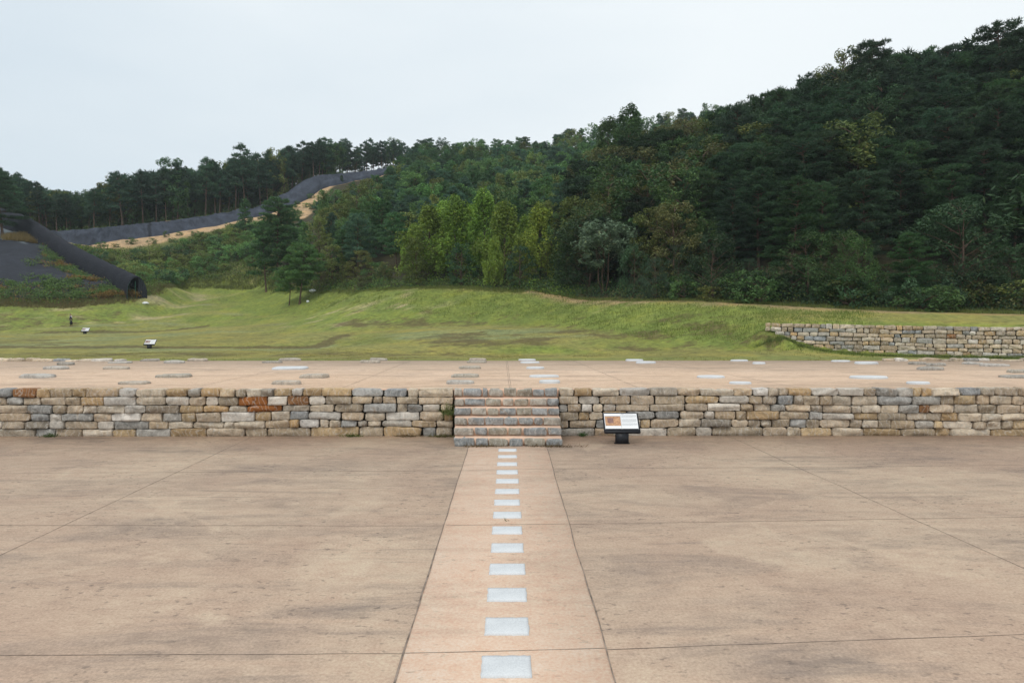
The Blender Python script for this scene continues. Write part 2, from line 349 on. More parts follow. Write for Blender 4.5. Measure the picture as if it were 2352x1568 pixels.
Zs += (fbm(X / 9, Y / 9, 3) - .5) * (.25 + 1.2 * far) * np.clip((Y - 40) / 20, 0, 1) + (fbm(X / 2.3, Y / 2.3, 9) - .5) * .10 * np.clip((Y - 36) / 10, 0, 1)
ys_i = ys
def tz(x, y):
    i = np.clip(np.searchsorted(xs, x) - 1, 0, len(xs) - 2); j = np.clip(np.searchsorted(ys_i, y) - 1, 0, len(ys) - 2)
    u = np.clip((x - xs[i]) / (xs[i + 1] - xs[i]), 0, 1); v = np.clip((y - ys[j]) / (ys[j + 1] - ys[j]), 0, 1)
    return (Zs[j, i] * (1 - u) + Zs[j, i + 1] * u) * (1 - v) + (Zs[j + 1, i] * (1 - u) + Zs[j + 1, i + 1] * u) * v
def inpoly(px, py, poly):
    r = np.zeros(np.shape(px), bool); n = len(poly)
    for k in range(n):
        x0, y0 = poly[k]; x1, y1 = poly[(k + 1) % n]
        c = ((y0 > py) != (y1 > py)) & (px < (x1 - x0) * (py - y0) / (y1 - y0 + 1e-12) + x0); r ^= c
    return r
VX, VY = proj(np.stack([X, Y, Zs], -1).reshape(-1, 3)); VX = VX.reshape(X.shape); VY = VY.reshape(X.shape)
crest_x = np.array([c[0] for c in CREST]); crest_D = np.array([c[2] for c in CREST]); crest_y = np.array([c[1] for c in CREST])
lb_x = np.array([c[0] for c in LB]); lb_D = np.array([c[2] for c in LB])
edgeD = np.where(VX > 640, np.interp(VX, crest_x, crest_D), np.where(VX < 400, np.interp(VX, lb_x, lb_D), 134))
edgeD = np.where((VX >= 400) & (VX <= 640), np.interp(VX, [400, 440, 600, 640], [126, 135, 134, 114]), edgeD)
grass = np.array([.232, .218, .066]); gslope = np.array([.170, .208, .046]); litter = np.array([.045, .042, .022]); scrub = np.array([.12, .13, .045]); sand = np.array([.44, .305, .18])  # litter: brown leaf litter, darkened so the forest's shade is in its colour
col = np.tile(grass, X.shape + (1,)).astype(float)
slope = np.hypot(np.gradient(Zs, xs, axis=1), np.gradient(Zs, ys, axis=0))
k_ = np.clip((slope - .1) / .15, 0, 1)[..., None]; col = col * (1 - k_) + gslope * k_
gn = fbm(X / 5, Y / 7, 21)[..., None]; col *= .82 + .36 * gn
pale = (np.clip((fbm(X / 14, Y / 4, 40) - .52) * 6, 0, 1) * (Y > 50) * (slope < .15))[..., None]; col = col * (1 - .5 * pale) + np.array([.20, .245, .13]) * .5 * pale
cool = np.clip(1 - np.abs(Y - 36.0) / 2.5, 0, 1)[..., None]; col = col * (1 - .5 * cool) + np.array([.13, .19, .06]) * .5 * cool
beyond = np.clip((Y - edgeD) / 1.5, 0, 1)
shrubz = (VX < 640)
fl = np.where(shrubz[..., None], scrub, litter)
mound = (VX < 330) & (Y < 150)
col = col * (1 - beyond[..., None]) + fl * beyond[..., None]
def near_line(pts, w):
    d = np.full(X.shape, 1e9)
    q = np.array([W(*p)[:2] for p in pts])
    for a, b in zip(q[:-1], q[1:]):
        t = np.clip(((X - a[0]) * (b[0] - a[0]) + (Y - a[1]) * (b[1] - a[1])) / (np.sum((b - a) ** 2) + 1e-9), 0, 1)
        d = np.minimum(d, np.hypot(X - a[0] - t * (b[0] - a[0]), Y - a[1] - t * (b[1] - a[1])))
    return np.clip(1.5 - d / w, 0, 1)
tr = 1.2 * near_line([(1215, 665, 75.3), (1263, 674, 71.9), (1326, 686, 68.6), (1426, 692, 62.6)], 1.3)
tr = np.maximum(tr, .9 * near_line([c for c in CREST if c[0] >= 1426], .7)); tr = np.clip(tr, 0, 1); tr = np.maximum(tr, .5 * near_line([c for c in CREST if 880 < c[0] < 1230], .5))
tr *= np.clip((fbm(X / 1.7, Y / 1.7, 5) - .25) * 4, .3, 1)
col = col * (1 - tr[..., None]) + np.array([.34, .245, .125]) * tr[..., None]
sandm = np.zeros(X.shape)
slx = np.array([s[2] for s in STRIP]); slD = np.array([s[4] for s in STRIP]); sux = np.array([s[0] for s in STRIP]); suD = np.array([s[5] for s in STRIP])
bD = np.interp(VX, slx, slD) - Y; aD = Y - np.interp(VX, sux, suD)
w_ = np.interp(VX, [150, 230, 300, 400, 480, 560, 640, 700, 745, 775, 840, 900], [0, 8, 10, 5, 4.5, 3, 9, 20, 11, 0, 0, 0]) * (.75 + .6 * fbm(X / 8, Y / 8, 71))
sandm = np.maximum(sandm, np.clip((w_ - bD) / 2, 0, 1) * (bD > -8) * (VX > 150) * (VX < 915))
sandm = np.maximum(sandm, np.clip((4 - aD) / 2, 0, 1) * (aD > -8) * (VX > 97) * (VX < 900) * .8)
sandm *= (Y > 130)
col = col * (1 - sandm[..., None]) + sand * sandm[..., None] * (.85 + .3 * fbm(X / 3, Y / 3, 8))[..., None]
ps = np.clip((fbm(X / 1.5, Y / 1.2, 55) - .62) * 8, 0, 1) * (slope > .18) * (Y < edgeD) * (Y > 55)
ps *= np.clip(fbm(X / 12, Y / 12, 57) * 3 - 1.2, 0, 1)
ps = np.maximum(ps, np.clip((fbm(X / 1.8, Y / 1.2, 59) - .42) * 6, 0, 1) * near_line([(335, 712, 107), (370, 706, 109), (400, 708, 110)], 2.5) * .8)
ps = np.maximum(ps, np.clip((fbm(X / 2, Y / 1.5, 60) - .4) * 6, 0, 1) * near_line([(320, 742, 98), (370, 738, 100), (420, 729, 103)], .8) * .8)
ps = np.maximum(ps, np.clip((fbm(X / 2, Y / 2, 61) - .4) * 6, 0, 1) * near_line([(447, 680, 126), (470, 690, 120)], 2) * .6)
col = col * (1 - ps[..., None]) + np.array([.42, .34, .20]) * ps[..., None]
dry = np.zeros(X.shape)
def patch(vx, vy, rx, ry, a): 
    global dry; dry = np.maximum(dry, 1.1 * a * np.clip(1.4 - np.hypot((VX - vx) / rx, (VY - vy) / ry), 0, 1) * (Y < 75))
for q in ((860, 746, 130, 7, 1), (1070, 783, 110, 18, .9), (1235, 782, 95, 11, 1), (1640, 760, 90, 22, .95), (1470, 772, 110, 14, .9), (940, 733, 40, 6, .9), (1120, 738, 60, 6, .6), (1350, 762, 90, 7, .8), (60, 790, 120, 8, .6), (300, 815, 500, 7, .6), (900, 815, 500, 8, .45), (1560, 735, 60, 14, .6),
          (950, 745, 160, 5, .8), (1480, 800, 160, 6, .5), (90, 782, 80, 5, .6), (690, 700, 60, 9, .8), (1010, 716, 80, 10, .35)): patch(*q)
dry = np.maximum(dry, 1.9 * near_line([(-300, 798, 58), (0, 798, 58), (344, 797.5, 58), (728, 797, 58)], .5)); dry = np.maximum(dry, 1.9 * near_line([(728, 797, 58), (770, 780, 61.8), (803, 765, 66.5)], .5))
dry = np.maximum(dry, 1.9 * near_line([(107, 762, 85.8), (300, 761, 87), (380, 756, 89), (475, 748, 93)], .6)); dry = np.maximum(dry, .8 * near_line(FOOT[3:], .35)); dry = np.maximum(dry, .45 * near_line(LB[:5], 1.5)); dry = np.maximum(dry, .5 * near_line([(0, 736, 91), (100, 738, 92), (180, 733, 94)], 5))
tb = MB(); tb.add(np.stack([X, Y, Zs], -1).reshape(-1, 3), gridfaces(len(xs), len(ys)), col.reshape(-1, 3))
tme = tb.mesh('hillside', M['ground'], True)
da = tme.attributes.new('dry', 'FLOAT', 'POINT'); da.data.foreach_set('value', dry.ravel().astype(np.float32))
tag(link('hillside', tme), kind='structure')
# far ground, so that the sheet reaches the horizon
fb = MB(); fb.add([(-2500, -600, -.6), (2500, -600, -.6), (2500, 2800, -.6), (-2500, 2800, -.6)], np.array([(0, 1, 2, 3)]), (.10, .12, .04)); tag(link('ground', fb.mesh('ground', M['ground'])), kind='structure')

# ------------------------------------------------------------------ plaza, path, platform with their joints
def wobble_strip(mb, a, b, w, z, mat, seed, n=120):
    a = np.array(a[:2]); b = np.array(b[:2]); d = b - a; L = np.linalg.norm(d); d /= L; nn = np.array([-d[1], d[0]])
    n = max(6, int(L / .25)); t = np.linspace(0, L, n); o = (fbm(t / 1.1, 0 * t, seed) - .5) * .035; ww = w * (.45 + 1.1 * fbm(t / .7, 0 * t + 5, seed + 3))
    p = a + t[:, None] * d + o[:, None] * nn; l = p - nn * ww[:, None] / 2; r = p + nn * ww[:, None] / 2
    v = np.vstack([np.c_[l, np.full(n, z)], np.c_[r, np.full(n, z)]]); i = np.arange(n - 1); mb.add(v, np.stack([i + 1, i, i + n, i + n + 1], -1), (.1, .08, .06), mat)
def sheet(mb, x0, x1, y0, y1, z, thick, mat=0, st=None):
    mb.box((x0, y0, z - thick), (x1, y1, z), None, mat)
def ext(p, q, t0, t1):        # extend a joint through two picture points to world Y limits
    p = np.array(p); q = np.array(q); s = (q - p) / (q[1] - p[1]) if abs(q[1] - p[1]) > abs(q[0] - p[0]) else (q - p) / (q[0] - p[0]); k = 1 if abs(q[1] - p[1]) > abs(q[0] - p[0]) else 0
    return p + s * (t0 - p[k]), p + s * (t1 - p[k])
pb = MB(); sheet(pb, -60, 60, -30, Dw + .3, 0, .5)
XL = -0.3104 * CZ; XR = 0.2937 * CZ
for k, (a, b) in enumerate((((0, 1087), (1060, 1080)), ((0, 1206), (1025, 1207)), ((0, 1503), (925, 1500)))):
    A, B = ext(G(*a), G(*b), -40, XL); wobble_strip(pb, A, B, .010, .003, 1, k)
for k, (a, b) in enumerate((((1275, 1077), (2352, 1068)), ((1310, 1203), (2352, 1187)), ((1395, 1490), (2352, 1456)))):
    A, B = ext(G(*a), G(*b), XR, 40); wobble_strip(pb, A, B, .010, .003, 1, k + 5)
for k, (a, b) in enumerate((((0, 1275), (462, 1058)), ((1900, 1103), (2352, 1305)))):
    A, B = ext(G(*a), G(*b), -12, Dw - .1); wobble_strip(pb, A, B, .010, .0035, 1, k + 9)
tag(link('plaza', pb.mesh('plaza', [M['plaza'], M['joint']])), kind='structure')
Dst = G(1168, 1024)[1]
pa = MB(); pa.box((XL, -30, -.05), (XR, Dst + .3, .006))
wobble_strip(pa, (XL, -20), (XL, Dst - .1), .018, .010, 1, 31); wobble_strip(pa, (XR, -20), (XR, Dst - .1), .014, .010, 1, 33)
for k, (a, b) in enumerate((((1060, 1080), (1275, 1077)), ((1025, 1207), (1310, 1203)), ((925, 1500), (1395, 1490)))): wobble_strip(pa, G(*a), G(*b), .008, .0095, 1, k + 40)
tag(link('path', pa.mesh('path', [M['path'], M['joint']])), kind='structure')
up = MB(); sheet(up, -60, 60, Dw + .32, Dback, TOPZ - .01, .8)
up.box((-60, Dw + .12, TOPZ - .3), (60, Dw + .318, TOPZ - .025), None, 2)
def ups(a, b, s, full=True, w=.02):
    A, B = G(*a, TOPZ), G(*b, TOPZ)
    if full: A, B = ext(A, B, Dw + .35, Dback - .05) if abs(A[1] - B[1]) > abs(A[0] - B[0]) * .2 else ext(A, B, -58, 58)
    wobble_strip(up, A, B, w, TOPZ - .006, 1, s)
for k, (a, b) in enumerate((((788, 889), (925, 835)), ((529, 871), (641, 848)), ((1321, 829.5), (1448, 882)), ((1521, 831), (1764, 876)), ((1163, 832), (1170, 893)), ((1166, 832), (1174, 893)), ((0, 869), (400, 835)), ((1900, 850), (2352, 885)))): ups(a, b, 60 + k, True, .010 if k in (4, 5) else .016)
for k, y in enumerate((862.5, 847, 837)): ups((0, y), (2352, y + 1), 80 + k)
tag(link('platform', up.mesh('platform', [M['platform'], M['joint'], M['mortar']])), kind='structure')

# ------------------------------------------------------------------ quarried stone
rs = np.random.default_rng(7)
PAL = [((.42, .345, .26), 6), ((.49, .42, .33), 6), ((.37, .305, .225), 5), ((.50, .465, .415), 3.5), ((.32, .315, .30), 2.4), ((.25, .262, .272), 1.6), ((.37, .27, .16), 1.3), ((.29, .15, .07), .22), ((.44, .33, .20), 2), ((.31, .27, .22), 2), ((.52, .49, .45), 1.6)]
pw = np.array([p[1] for p in PAL]); pw = pw / pw.sum()
def stone_col(bias=None):
    c = np.array(PAL[rs.choice(len(PAL), p=pw)][0]); return np.clip(c * rs.uniform(.85, 1.3) * (1 + abs(rs.normal(0, .05)) * np.array([1, .1, -1])), .02, .8)
def stone(mb, q, depth, tr, bulge=.06, col=None, nx=9, nz=6, mat=0):
    """q: four corners (x,z) bl, br, tr, tl in wall coordinates; tr(x,y,z)->world, y<0 outwards"""
    q = np.array(q, float); u, v = np.meshgrid(np.linspace(0, 1, nx), np.linspace(0, 1, nz))
    u, v = np.meshgrid([0, .025, .15, .33, .5, .67, .85, .975, 1], [0, .06, .28, .52, .76, .94, 1]); nz = 7
    # round the corners of the outline
    U = 2 * u - 1; Vv = 2 * v - 1; w = q[1, 0] - q[0, 0]; h = max(.05, q[3, 1] - q[0, 1]); rc = rs.uniform(.02, .14) * min(w, h)
    cxr = rc / w * 2; czr = rc / h * 2; sh = np.clip(np.abs(U) + np.abs(Vv) - (2 - (cxr + czr) * .8), 0, None)
    U = U - np.sign(U) * sh * .45; Vv = Vv - np.sign(Vv) * sh * .45; u = (U + 1) / 2; v = (Vv + 1) / 2
    p = ((1 - u) * (1 - v))[..., None] * q[0] + (u * (1 - v))[..., None] * q[1] + (u * v)[..., None] * q[2] + ((1 - u) * v)[..., None] * q[3]
    p = p + rs.normal(0, .004, p.shape)
    sx = rs.uniform(0, 99)
    hgt = np.full(u.shape, bulge)
    for k in range(rs.integers(3, 6)):
        a = rs.uniform(0, 2 * math.pi); s_ = rs.uniform(.4, 1.9) * bulge; o = rs.uniform(.7, 1.5) * bulge
        hgt = np.minimum(hgt, o - s_ * (np.cos(a) * U + np.sin(a) * Vv) * .8)
    hgt = hgt + (fbm(p[..., 0] * 7 + sx, p[..., 1] * 9, 5) - .5) * bulge * .9
    edge = np.maximum(np.abs(U), np.abs(Vv)); hgt = np.clip(hgt, .0, None) * np.clip(.35 + (1.0 - edge) * 6, 0, 1)
    y0 = rs.uniform(-.025, .02)
    V = np.stack([p[..., 0], y0 - hgt, p[..., 1]], -1)
    idx = np.arange(nx * nz).reshape(nz, nx)
    ring = np.concatenate([idx[0, :-1], idx[:-1, -1], idx[-1, :0:-1], idx[:0:-1, 0]])
    flat = V.reshape(-1, 3); back = flat[ring].copy(); back[:, 1] = depth; m = len(ring)
    j = np.arange(m); k2 = (j + 1) % m; o = nx * nz
    sides = np.stack([ring[k2], ring[j], o + j, o + k2], -1)
    c = np.tile(stone_col() if col is None else np.array(col), (o + m, 1))
    mb.add(tr(np.vstack([flat, back])), [gridfaces(nx, nz), sides], c, mat)
def courses(mb, x0, x1, zb, zt, n, tr, wid=(.26, .74), depth=.28, big=None, gap=.005, skip=None, gaps2=None):
    """zb(x), zt(x): base and top; n courses"""
    fr = np.linspace(0, 1, n + 1); 
    def zz(k, x):
        b, t = zb(x), zt(x)
        if k == 0 or k == n: f = fr[k]
        else: f = fr[k] + (vnoise(x / 1.9, k * 7.3, 91) - .5) * .055 + (vnoise(x / .6, k * 3.1, 17) - .5) * .03 + (big(x) if big else 0) * (1 - fr[k]) * (k > 0)
        return b + (t - b) * f + ((vnoise(x / .45, 1.7, 33) - .5) * .05 if k == n else 0)
    for k in range(n):
        x = x0 + rs.uniform(-.2, 0)
        while x < x1:
            w = rs.uniform(*wid) if rs.random() < .8 else rs.uniform(wid[1], wid[1] * 1.35)
            if k == 0: w *= 1.45
            if x + w > x1 - .18: w = x1 - x
            xa, xb = max(x, x0) + gap, x + w - gap; x += w
            lo1, lo2, hi1, hi2 = zz(k, xa), zz(k, xb), zz(k + 1, xa), zz(k + 1, xb)
            if min(hi1 - lo1, hi2 - lo2) < .06 or (skip and skip((xa + xb) / 2, (lo1 + hi1) / 2)): continue
            s = rs.normal(0, .018, 4); g = gap * .8; cv = (.30, .115, .035) if (xa < -7.1 < xb and k == 4 and x0 < -20) or (xa < -6.85 < xb and k == 3 and x0 < -20) else None
            stone(mb, [(xa + abs(s[0]), lo1 + g), (xb - abs(s[1]), lo2 + g), (xb - abs(s[2]), hi2 - g - abs(rs.normal(0, .006))), (xa + abs(s[3]), hi1 - g - abs(rs.normal(0, .006)))], depth, tr, rs.uniform(.025, .08), cv)
def tr_wall(v): v = np.array(v); return np.c_[v[:, 0], v[:, 1] + Dw, v[:, 2]]
XS0 = G(1043, 1001)[0] ; XS1 = G(1282, 1001)[0]
for nm, a, b, lab in (('stone_wall', -24, XS0 - .02, 'long coursed dry stone retaining wall left of the stone steps, with one rust red stone'), ('stone_wall', XS1 + .02, 24, 'long coursed dry stone retaining wall right of the stone steps, behind the nearest information board')):
    wb = MB(); bg_ = (lambda x: .045 * max(0, 1 - abs(x + 4.5) / 6)) if a < 0 else (lambda x: .04 * max(0, 1 - abs(x - 5) / 6))
    courses(wb, a, b, lambda x: -.03, lambda x: TOPZ + .015, 6, tr_wall, big=bg_)
    wb.box((a, Dw + .10, -.05), (b, Dw + .115, TOPZ - .04), None, 1)
    o = link(nm, wb.mesh('stone_wall', [M['stone'], M['gap']]), None); tag(o, lab, 'wall')
# steps
st = link('stone_steps', None, None, (0, Dst, 0)); tag(st, 'flight of rough stone steps with orange mortar leading up through the wall', 'steps')
nst = 6; rise = TOPZ / nst; 
for k in range(nst):
    yk = (Dw - Dst) * k / (nst - 1) if k < nst - 1 else Dw - Dst
    xl = np.interp(k, [0, 5], [G(1041, 1024)[0], XS0]); xr = np.interp(k, [0, 5], [G(1293, 1024)[0], XS1])
    sb = MB(); n = [6, 6, 7, 7, 7, 8][k]; e = np.concatenate([[xl], np.sort(np.linspace(xl, xr, n + 1)[1:-1] + rs.uniform(-.13, .13, n - 1)), [xr]])
    z0 = k * rise - (.02 if k == 0 else -.01); z1 = (k + 1) * rise + (.01 if k == nst - 1 else -.012)
    for a, b in zip(e[:-1], e[1:]):
        g = rs.uniform(.003, .016); s = np.abs(rs.normal(0, .014, 6))
        stone(sb, [(a + g + s[0], z0 + s[4]), (b - g - s[1], z0), (b - g - s[2], z1 - s[5]), (a + g + s[3], z1 - s[3])], .24, lambda v: np.c_[v[:, 0], v[:, 1] + yk, v[:, 2]], rs.uniform(.03, .06), np.clip(np.array([(.40, .37, .32), (.30, .31, .31), (.36, .33, .27), (.46, .42, .36), (.27, .28, .28)][rs.integers(5)]) * rs.uniform(.9, 1.1), 0, 1))
    if k: sb.box((xl + .04, yk + .06, -.02), (xr - .04, (Dw - Dst) * (k + 1) / (nst - 1) + .06 if k < nst - 1 else yk + .28, k * rise - .03), (.36, .32, .26))
    o = link('step', sb.mesh('step', [M['stone']]), st)
    mbm = MB(); yb = yk + .045; ye = (Dw - Dst) * (k + 1) / (nst - 1) + .2 if k < nst - 1 else yk + .3
    mbm.box((xl + .03, yb, max(0.001, k * rise - .02)), (xr - .03, ye, (k + 1) * rise - .012 if k < nst - 1 else TOPZ - .012), None)
    link('mortar_bed', mbm.mesh('mortar_bed', M['mortar']), st)
# second wall
wtp = np.array([W(*q) for q in WT]); wbp = np.array([W(*q) for q in WB])
A = wtp[0]; B = wtp[-1]; dirw = np.array([B[0] - A[0], B[1] - A[1]]); Lw = np.linalg.norm(dirw); dirw /= Lw; nrm = np.array([dirw[1], -dirw[0]])
def tr_w2(v): v = np.array(v); return np.c_[A[0] + v[:, 0] * dirw[0] - v[:, 1] * nrm[0], A[1] + v[:, 0] * dirw[1] - v[:, 1] * nrm[1], v[:, 2]]
tt = (wtp[:, :2] - A[:2]) @ dirw; tbb = (wbp[:, :2] - A[:2]) @ dirw
ztop = lambda x: np.interp(x, tt, wtp[:, 2]); zbot = lambda x: np.interp(x, tbb, wbp[:, 2])
w2 = MB(); zb0 = wbp[:, 2].min() - .2
courses(w2, 0, Lw, lambda x: zb0, ztop, 8, tr_w2, wid=(.28, .7), skip=lambda x, z: z < (zbot(x) - .22 if x > tbb[0] else ztop(x) - .45 - .6 * max(0, x)))
pp = np.array([[x, .12, 0] for x in np.linspace(0.6, Lw, 40)]); lo = tr_w2(pp); hi = lo.copy(); lo[:, 2] = [zbot(max(x, tbb[0])) - .4 for x in pp[:, 0]]; hi[:, 2] = [ztop(x) - .06 for x in pp[:, 0]]
i = np.arange(39); w2.add(np.vstack([lo, hi]), np.stack([i, i + 1, i + 41, i + 40], -1), None, 1)
o = link('stone_wall', w2.mesh('stone_wall', [M['stone'], M['gap']])); tag(o, 'far dry stone retaining wall set into the grass bank on the right', 'wall')

# loose flat stones
def flat_stone(w, d, h, seed, kind='rough', n=22):
    r = np.random.default_rng(seed); th = np.arange(n) * 2 * math.pi / n; mb = MB()
    if kind == 'round': ex = 2.3; jit = .0
    elif kind == 'square': ex = 12; jit = .0
    else: ex = 4.5; jit = .10
    rr = 1 / (np.abs(np.cos(th)) ** ex + np.abs(np.sin(th)) ** ex) ** (1 / ex) * (1 + jit * r.normal(0, 1, n) * .7)
    ox, oy = rr * np.cos(th) * w / 2, rr * np.sin(th) * d / 2
    if kind == 'rough': lv = [(1.0, -.03), (1.02, h * .35), (.97, h * .75), (.90, h * .98), (.6, h), (.3, h)]
    else: lv = [(1.0, -.03), (1.0, h * .55), (.985, h * .7), (.93, h), (.6, h + .004), (.3, h + .005)]
    V = []
    for s, z in lv:
        zz = np.full(n, z)
        if kind == 'rough': zz = z + (fbm(ox * s * 3 + seed, oy * s * 3, 3) - .5) * h * .7 * (z > 0); s = s * (1 + (r.normal(0, .025, n) if z > 0 else 0))
        elif z > 0 and z < h * .9: s = s * (1 + r.normal(0, .012, n))
        V.append(np.c_[ox * s, oy * s, zz])
    V.append([[0, 0, h if kind == 'rough' else h + .005]]); V = np.vstack(V); L = len(lv)
    q = []
    for k in range(L - 1):
        j = np.arange(n); kk = (j + 1) % n; q.append(np.stack([k * n + j, k * n + kk, (k + 1) * n + kk, (k + 1) * n + j], -1))
    j = np.arange(n); tri = np.stack([(L - 1) * n + j, (L - 1) * n + (j + 1) % n, np.full(n, L * n)], -1)
    c = {'rough': np.array([(.46, .40, .33), (.40, .36, .30), (.34, .31, .27), (.46, .43, .39)][r.integers(4)])}.get(kind, np.array((.5, .53, .55)))
    mb.add(V, q + [tri], c); return mb.mesh('foundation_stone' if kind == 'rough' else 'granite_base', M['stone'] if kind == 'rough' else M['granite'])
ORD = ['first', 'second', 'third', 'fourth', 'fifth', 'sixth', 'seventh', 'eighth', 'ninth', 'tenth', 'eleventh', 'twelfth', 'thirteenth', 'fourteenth', 'fifteenth', 'sixteenth', 'seventeenth', 'eighteenth', 'nineteenth', 'twentieth']
FS = [(35, 105, 868, 'r', 'long flat grey foundation stone at the far left front of the platform'), (268, 326, 883, 'r', 'rough beige foundation stone nearest the wall edge at the left'), (356, 427, 867, 'r', 'long flat pale foundation stone behind the leftmost one at the wall edge'),
      (95, 146, 848, 'r', 'grey lumpy foundation stone in the middle of the platform at far left'), (230, 287, 848, 'r', 'low dark grey foundation stone beside a dark stain on the platform'), (130, 163, 838, 'r', 'small dark grey foundation stone just in front of the left edging stones'),
      (249, 293, 834, 'r', 'flat pale foundation stone touching the right end of the left edging stones'), (319, 359, 829, 'r', 'thin brownish foundation stone at the lawn edge, left of the roadside board'), (373, 416, 834, 'r', 'dark sided flat foundation stone just below the nearer lawn board'), (428, 469, 829, 'r', 'blue grey foundation stone overlapping the lawn edge right of the nearer lawn board'),
      (601, 642, 833, 'r', 'thin beige foundation stone behind the square pale slab'), (643, 687, 828, 'r', 'blocky grey foundation stone on the lawn edge behind the square pale slab'), (620, 695, 848.5, 's', 'square pale blue granite slab among the rough stones at left'), (687, 747, 868, 'r', 'wide rough foundation stone in front and right of the square pale slab'),
      (625, 683.5, 883, 'r', 'rough beige foundation stone with brown side nearest the wall below the square slab'), (827, 870, 833, 'r', 'low beige foundation stone, front one of the isolated pair left of the steps axis'), (850, 887, 827.5, 'r', 'rust brown foundation stone, rear one of the isolated pair on the lawn edge'),
      (1072, 1115, 833, 'r', 'fourth rough foundation stone back from the steps in the left column'), (1078, 1115, 828, 'r', 'rearmost rough foundation stone on the lawn edge in the column left of the steps axis'), (1056, 1104, 846.5, 'r', 'third rough foundation stone back from the steps in the left column'),
      (1038, 1098, 866.5, 'r', 'second rough foundation stone back from the steps in the left column'), (1025.5, 1086, 881.5, 'r', 'rough pale foundation stone directly above the left end of the steps'),
      (1191, 1231, 827.5, 'c', 'rearmost granite base on the lawn edge in the column above the right of the steps'), (1195, 1240, 834, 'c', 'fourth granite base back from the steps in the right column'), (1209, 1251, 847, 'c', 'third granite base back from the steps in the right column'), (1216, 1285, 866.5, 'c', 'widest granite base, second back from the steps in the right column'),
      (1239, 1287, 880, 'c', 'round granite base directly above the right end of the steps'), (1439, 1480, 829, 'c', 'pale granite base on the lawn edge above the nearest information board, rear of a pair'), (1463, 1509, 834.5, 'c', 'pale granite base, front of the pair beyond the nearest information board'),
      (1607, 1671, 868, 'c', 'long pale granite base mid platform right of the information board'), (1680.5, 1730.5, 882, 'c', 'round granite base near the wall edge right of the information board'), (1681.5, 1722, 829.5, 'c', 'thin granite base on the lawn edge left of the far stone wall'), (1732.5, 1761, 836, 'c', 'smallest granite base, just in front of the lawn edge left of the far wall'),
      (1915, 1958, 830.6, 'c', 'pale granite base on the lawn edge below the left part of the far wall'), (1972, 2025, 836, 'c', 'pale granite base just left of the right edging stones'), (1963, 2050, 869.6, 'c', 'largest pointed granite base at the right of the platform'), (2092, 2144, 882, 'c', 'round granite base nearest the wall edge at far right'),
      (2094, 2129, 837, 'r', 'small flat pale stone at the right edging, leftmost of a row of four'), (2135, 2176, 840, 'r', 'flat grey stone at the right edging, second of a row of four'), (2119, 2174, 849.6, 'r', 'whitish jagged foundation stone in front of the right edging stones'), (2268, 2321, 841.4, 'r', 'long thin pale stone at the right edging, last of a row of four'),
      (2326, 2380, 856, 'r', 'brownish foundation stone cut by the right picture edge, rear of two'), (2318, 2390, 868, 'r', 'very thin grey foundation stone cut by the right picture edge, front of two'), (2224, 2263, 837, 'r', 'small pale stone at the right edging, third of a row of four')]
for k, (a, b, yb, kd, lab) in enumerate(FS):
    A_ = G(a, yb, TOPZ); B_ = G(b, yb, TOPZ); w = B_[0] - A_[0]; r = np.random.default_rng(k + 50)
    d = w * r.uniform(.45, .68) if kd != 's' else w * .85; h = r.uniform(.07, .12) if kd == 'r' else r.uniform(.06, .085)
    if kd == 'c' and w > 1.0: d = .62
    me = flat_stone(w, min(d, .95), h, k + 3, {'r': 'rough', 'c': 'round', 's': 'square'}[kd])
    y_ = min(A_[1] + min(d, .95) / 2, Dback - .1 + .25 * (yb < 830))
    o = link('foundation_stone' if kd == 'r' else 'granite_base', me, None, ((A_[0] + B_[0]) / 2, y_, TOPZ - .008), (0, 0, r.uniform(-.08, .08)))
    tag(o, lab, 'stone', 'rough foundation stones on the platform' if kd == 'r' else 'granite column bases on the platform')
# edging stones along the back of the platform
for a, b, lab in ((-60, 285, 'row of low broken edging stones where platform meets lawn at left'), (2030, 2450, 'row of low broken edging stones where platform meets lawn at right')):
    mb = MB(); x = G(a, 828, TOPZ)[0]; xe = G(b, 828, TOPZ)[0]; k = 0
    while x < xe:
        w = rs.uniform(.4, .95); me = flat_stone(w * .97, .4, rs.uniform(.06, .17), 200 + k, 'rough'); k += 1
        v = np.empty(len(me.vertices) * 3); me.vertices.foreach_get('co', v); v = v.reshape(-1, 3) + [x + w / 2, Dback - .05 - rs.uniform(0, .35), TOPZ - .02]
        n = 22; q = [np.stack([kk * n + np.arange(n), kk * n + (np.arange(n) + 1) % n, (kk + 1) * n + (np.arange(n) + 1) % n, (kk + 1) * n + np.arange(n)], -1) for kk in range(5)]
        mb.add(v, q + [np.stack([5 * n + np.arange(n), 5 * n + (np.arange(n) + 1) % n, np.full(n, 6 * n)], -1)], stone_col() * 1.1); x += w
    tag(link('edging_stones', mb.mesh('edging_stones', M['stone'])), lab, 'edging')
